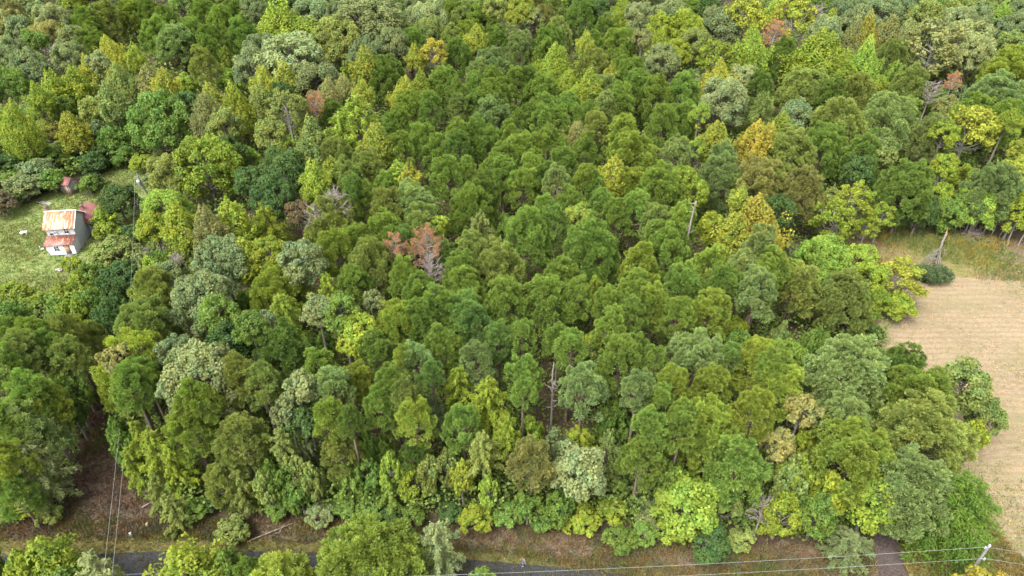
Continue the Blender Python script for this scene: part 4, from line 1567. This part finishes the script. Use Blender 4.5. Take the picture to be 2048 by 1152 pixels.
wire(B2 + Vector((.25, -.2, 8.05)), lw2, 1.0, "lower wire over the road from the corner pole")
wire(T2 + Vector((-.34, -.05, -.05)), at(2230, 1128, 10.0), .15, "upper wire from the corner pole out over the stubble")
wire(B2 + Vector((.25, -.2, 8.05)), at(2230, 1153, 8.1), .15, "lower wire from the corner pole out over the stubble")

# ------------------------------------------------------------------ snags, fallen trees, edge trunks
def snag(top, h, r, lean, nst, label, low=.35):
    base = Vector((top.x - lean[0], top.y - lean[1], 0))
    t = empty("dead_tree", base); tag(t, label, "dead tree", "dead trees in the wood")
    z = np.linspace(0, 1, 8); pts = np.stack([lean[0] * z ** 1.5 + rng.normal(0, .07, 8), lean[1] * z + rng.normal(0, .07, 8), h * z], 1); pts[0, :2] = 0
    mb = MB(); mb.tube(pts, np.linspace(r, r * .45, 8), 7); mb.build("trunk", M_DEADWOOD, t, True)
    for i in range(nst):
        k = rng.uniform(low, .98); p = np.array([np.interp(k, z, pts[:, j]) for j in range(3)])
        d_ = unit(np.array([rng.normal(), rng.normal(), rng.uniform(-.1, .9)])) * rng.uniform(.5, 1.7)
        mb = MB(); mb.tube([p, p + d_ * .5 + rng.normal(0, .06, 3), p + d_], [.075, .055, .02], 4); mb.build("branch", M_DEADWOOD, t)
snag(at(1393, 402, 18.5), 18.5, .26, (.7, -.2), 14, "tall broken snag with stubby pale branches between pine and yellow green oak", .55)
snag(at(1108, 727, 13.5), 13.5, .2, (.1, 0), 22, "tall dead snag standing bare in the dark gap above the roadside pines", .3)

ft = empty("fallen_pine", at(1880, 490)); tag(ft, "fallen pine lying across the weedy field edge with snapped orange stub", "fallen tree")
o0 = ft.location
def rel(x, y, z): return tuple(at(x, y, z) - o0)
mb = MB(); mb.tube([rel(1886, 478, 0), rel(1891, 471, 1.3), rel(1893, 466, 2.0)], [.3, .26, .2], 8); mb.tube([rel(1893, 466, 2.0), rel(1895, 456, 3.2)], [.17, .04], 5, 1); mb.build("stub", [M_BARK, M_BROKEN], ft)
trunk_pts = [rel(1893, 467, 1.9), rel(1885, 483, 1.2), rel(1880, 500, .9), rel(1874, 520, .8), rel(1866, 545, .7)]
mb = MB(); mb.tube(trunk_pts, [.24, .22, .19, .15, .08], 8); mb.build("trunk", M_BARK, ft, True)
tips = [(1836, 522), (1842, 528), (1850, 534), (1858, 540), (1868, 546), (1878, 540), (1881, 528), (1846, 512), (1854, 520), (1838, 536), (1876, 552), (1862, 530)]
for i, (x, y) in enumerate(tips + [(x + 4, y - 5) for x, y in tips[::2]]):
    s_ = Vector(trunk_pts[2]).lerp(Vector(trunk_pts[3]), rnd.uniform(-.5, 1.1)); e_ = Vector(rel(x + rnd.uniform(-9, 6), y + rnd.uniform(-9, 5), rnd.uniform(.2, 1.9)))
    bend = Vector((rnd.uniform(-.5, .5), rnd.uniform(-.3, .3), rnd.uniform(.2, .8)))
    path = [s_, s_.lerp(e_, .35) + bend * .8, s_.lerp(e_, .7) + bend * .6, e_]
    mb = MB(); mb.tube(path, [.085, .06, .045, .02], 5)
    for k in range(3):
        q_ = path[1].lerp(path[3], rnd.uniform(.1, .9)); mb.tube([q_, q_ + Vector((rnd.uniform(-.8, .8), rnd.uniform(-.9, .3), rnd.uniform(-.1, .5)))], [.03, .012], 3, cap=False)
    mb.build("branch", M_BARK if i % 4 else M_PALEBARK, ft)
mb = MB()
for x in np.arange(1822, 1906, 2.6):
    for y in np.arange(522, 570, 3.6):
        ex = ((x - 1864 + (y - 548) * -.7) / 38) ** 2 + ((y - 547) / 19) ** 2
        if ex > rng.uniform(.55, 1.15) or (y < 534 and rng.random() < .6): continue
        e_ = np.array(rel(x + rng.normal(0, 1.5), y + rng.normal(0, 1.5), rng.uniform(.2, 2.1) * (1.15 - .7 * min(ex, 1))))
        puff_needles(mb, e_, rng.uniform(.5, 1.0), 34, np.array([-.25, -.9, .3]), 0, np.clip(rng.normal(.5, .2), .1, .9), .85)
cr = mb.build("crown", [M_NEEDLE], ft); cr.color = (.085, .118, .058, 1)

lg = empty("fallen_log", at(500, 1081)); tag(lg, "thin fallen trunk slanting across the road bank with splintered pale end", "log")
o0 = lg.location
mb = MB(); mb.tube([rel(499, 1081, .25), rel(520, 1073, .35), rel(546, 1062, .5), rel(566, 1054, .5), rel(586, 1046, .5)], [.085, .08, .07, .06, .03], 7); mb.build("trunk", M_BARK, lg, True)
for x, y in ((491, 1084), (494, 1086), (500, 1087), (490, 1082)):
    mb = MB(); mb.tube([rel(501, 1081, .25), rel(x, y, .1)], [.06, .015], 4); mb.build("splinter", M_BROKEN, lg)
for x, y in ((523, 1062), (570, 1046), (557, 1066)):
    mb = MB(); s_ = Vector(rel((x + 545) / 2, 1066, .4)); mb.tube([s_, Vector(rel(x, y, .9))], [.04, .015], 4); mb.build("branch", M_DEADWOOD, lg)
for (x0, y0, x1, y1, lab) in ((284, 1015, 310, 1001, "pale fallen stick on the brown clearing"), (1745, 1052, 1776, 1048, "broken pale branch hanging over the top of the dirt drive")):
    mb = MB(); p_, q_ = at(x0, y0, .3), at(x1, y1, .45); mb.tube([p_, p_.lerp(q_, .5) + Vector((0, 0, .08)), q_], [.07, .06, .03], 6); tag(mb.build("fallen_branch", M_DEADWOOD), lab, "branch")

edge = [(1872, 472, 7, 'gm'), (1902, 456, 9, 'lm'), (1909, 461, 8, 'gm'), (1931, 464, 8, 'lm'), (1937, 467, 9, 'yg'), (1966, 467, 8, 'lm'), (1984, 468, 9, 'gm'), (2000, 470, 10, 'yg'), (2014, 486, 11, 'yg'), (2036, 490, 8, 'gm'), (1794, 452, 6, 'gd'), (1812, 446, 7, 'gm'), (1760, 448, 6, 'yg')]
for i, (x, y, h, c_) in enumerate(edge):
    p_ = at(x, y); r = empty("sapling", p_, rnd.uniform(0, 6))
    who = ["first", "second", "third", "fourth", "fifth", "sixth", "seventh", "eighth", "ninth", "tenth"]
    lab = f"slender {COL[c_][1]} sapling, {who[i]} bare trunk along the field edge" if i < 10 else f"low {COL[c_][1]} sapling at the wood edge, {who[i-10]} left of the brush pile"
    tag(r, lab, "sapling", "saplings along the field edge")
    lean = Vector((rnd.uniform(.2, 1.0), rnd.uniform(-.6, .2), 0))
    mb = MB(); mb.tube([(0, 0, -.1), tuple(lean * .4 + Vector((0, 0, h * .4))), tuple(lean + Vector((0, 0, h * .85)))], [.14, .11, .05], 6); mb.build("trunk", M_PALEBARK, r, True)
    me, a0, b0 = rnd.choice(PROTO['Os']); a_ = rnd.uniform(1.5, 2.3)
    cr = link("crown", me, r, tuple(lean + Vector((0, 0, h * .8))), (a_ / a0, a_ / a0, h * .27 / b0)); cr.color = (*COL[c_][0], 1)

# ------------------------------------------------------------------ small things by the road
M_TEAL = plain("teal_plastic", (.05, .19, .19), (.04, .13, .14), 6.0, .5)
mk = empty("utility_marker", at(1402, 1087)); tag(mk, "small teal utility marker at the foot of the dark roadside bush", "marker")
mb = MB(); mb.tube([(0, 0, 0), (0, 0, .7)], [.17, .15], 10); mb.build("post", M_TEAL, mk)
mb = MB(); mb.tube([(0, 0, .7), (0, 0, .8), (0, 0, .86)], [.2, .19, .06], 10); mb.build("lid", M_PORC, mk)
for x, y, lab in ((295, 1052, "pale cut stump of wood in the brush right of the wires"), (262, 1071, "small white scrap in the verge grass under the wires")):
    mb = MB(); mb.tube([(0, 0, 0), (.05, 0, .25), (.02, .03, .5)], [.2, .19, .15], 7); tag(mb.build("wood_stump", M_PORC if x < 270 else M_TAN, loc=at(x, y)), lab, "scrap")

def skin_chain(name, verts, edges, radii, mat, parent, lv=1, root=0):
    me = bpy.data.meshes.new(name); me.from_pydata(verts, edges, []); me.materials.append(mat)
    o = link(name, me, parent)
    sk = o.modifiers.new("skin", 'SKIN')
    for i, r_ in enumerate(radii):
        me.skin_vertices[0].data[i].radius = (r_, r_)
        me.skin_vertices[0].data[i].use_root = (i == root)
    sk.use_smooth_shade = True
    sb = o.modifiers.new("subdivision", 'SUBSURF'); sb.levels = lv; sb.render_levels = lv
    return o
M_SKIN = plain("skin", (.20, .12, .085), None, rough=.6); M_HAIR = plain("dark_hair", (.012, .009, .008), None, rough=.6)
M_JEANS = plain("blue_denim", (.035, .06, .11), (.06, .10, .17), 8.0, .9); M_SHIRT = plain("mauve_shirt", (.085, .06, .07), None, rough=.9); M_SHOE = plain("white_shoe", (.25, .25, .25), None)
pe = empty("person", at(1047.5, 1131), R(-75)); tag(pe, "dark-haired person in blue jeans walking at the edge of the asphalt", "person")
V = [(0,0,.95), (0,0,1.15), (0,0,1.38), (0,-.01,1.5), (0,-.03,1.62), (0,-.03,1.74),          # pelvis .. crown of the head
     (.1,0,.9), (.11,-.18,.5), (.11,-.08,.09), (.11,-.24,.05),                               # leg forward
     (-.1,0,.9), (-.11,.12,.5), (-.11,.36,.12), (-.11,.24,.06),                              # leg back
     (.2,0,1.4), (.26,.12,1.14), (.25,.02,.92), (.25,-.02,.83), (-.2,0,1.4), (-.26,-.08,1.14), (-.22,-.28,1.08), (-.21,-.36,1.06)]
E = [(0,1),(1,2),(2,3),(3,4),(4,5),(0,6),(6,7),(7,8),(8,9),(0,10),(10,11),(11,12),(12,13),(2,14),(14,15),(15,16),(16,17),(2,18),(18,19),(19,20),(20,21)]
RD = [.14,.125,.15,.055,.10,.07,.095,.06,.04,.035,.095,.06,.04,.035,.06,.042,.032,.03,.06,.042,.032,.03]
skin_chain("body", V, E, RD, M_SKIN, pe, 2)
skin_chain("jeans", [V[0], V[6], V[7], V[8], V[10], V[11], V[12]], [(0,1),(1,2),(2,3),(0,4),(4,5),(5,6)], [.16,.115,.085,.075,.115,.085,.075], M_JEANS, pe, 2)
skin_chain("shirt", [V[1], V[2], V[14], V[15], V[18], V[19], (0,0,.98)], [(0,1),(1,2),(2,3),(1,4),(4,5),(0,6)], [.15,.17,.085,.065,.085,.065,.16], M_SHIRT, pe, 2)
skin_chain("hair", [(0,.03,1.58), (0,.0,1.72), (0,-.06,1.77)], [(0,1),(1,2)], [.10,.115,.07], M_HAIR, pe, 2)
skin_chain("shoe", [(.11,-.04,.06), (.11,-.27,.045)], [(0,1)], [.06,.05], M_SHOE, pe); skin_chain("shoe", [(-.11,.38,.1), (-.11,.2,.045)], [(0,1)], [.055,.05], M_SHOE, pe)
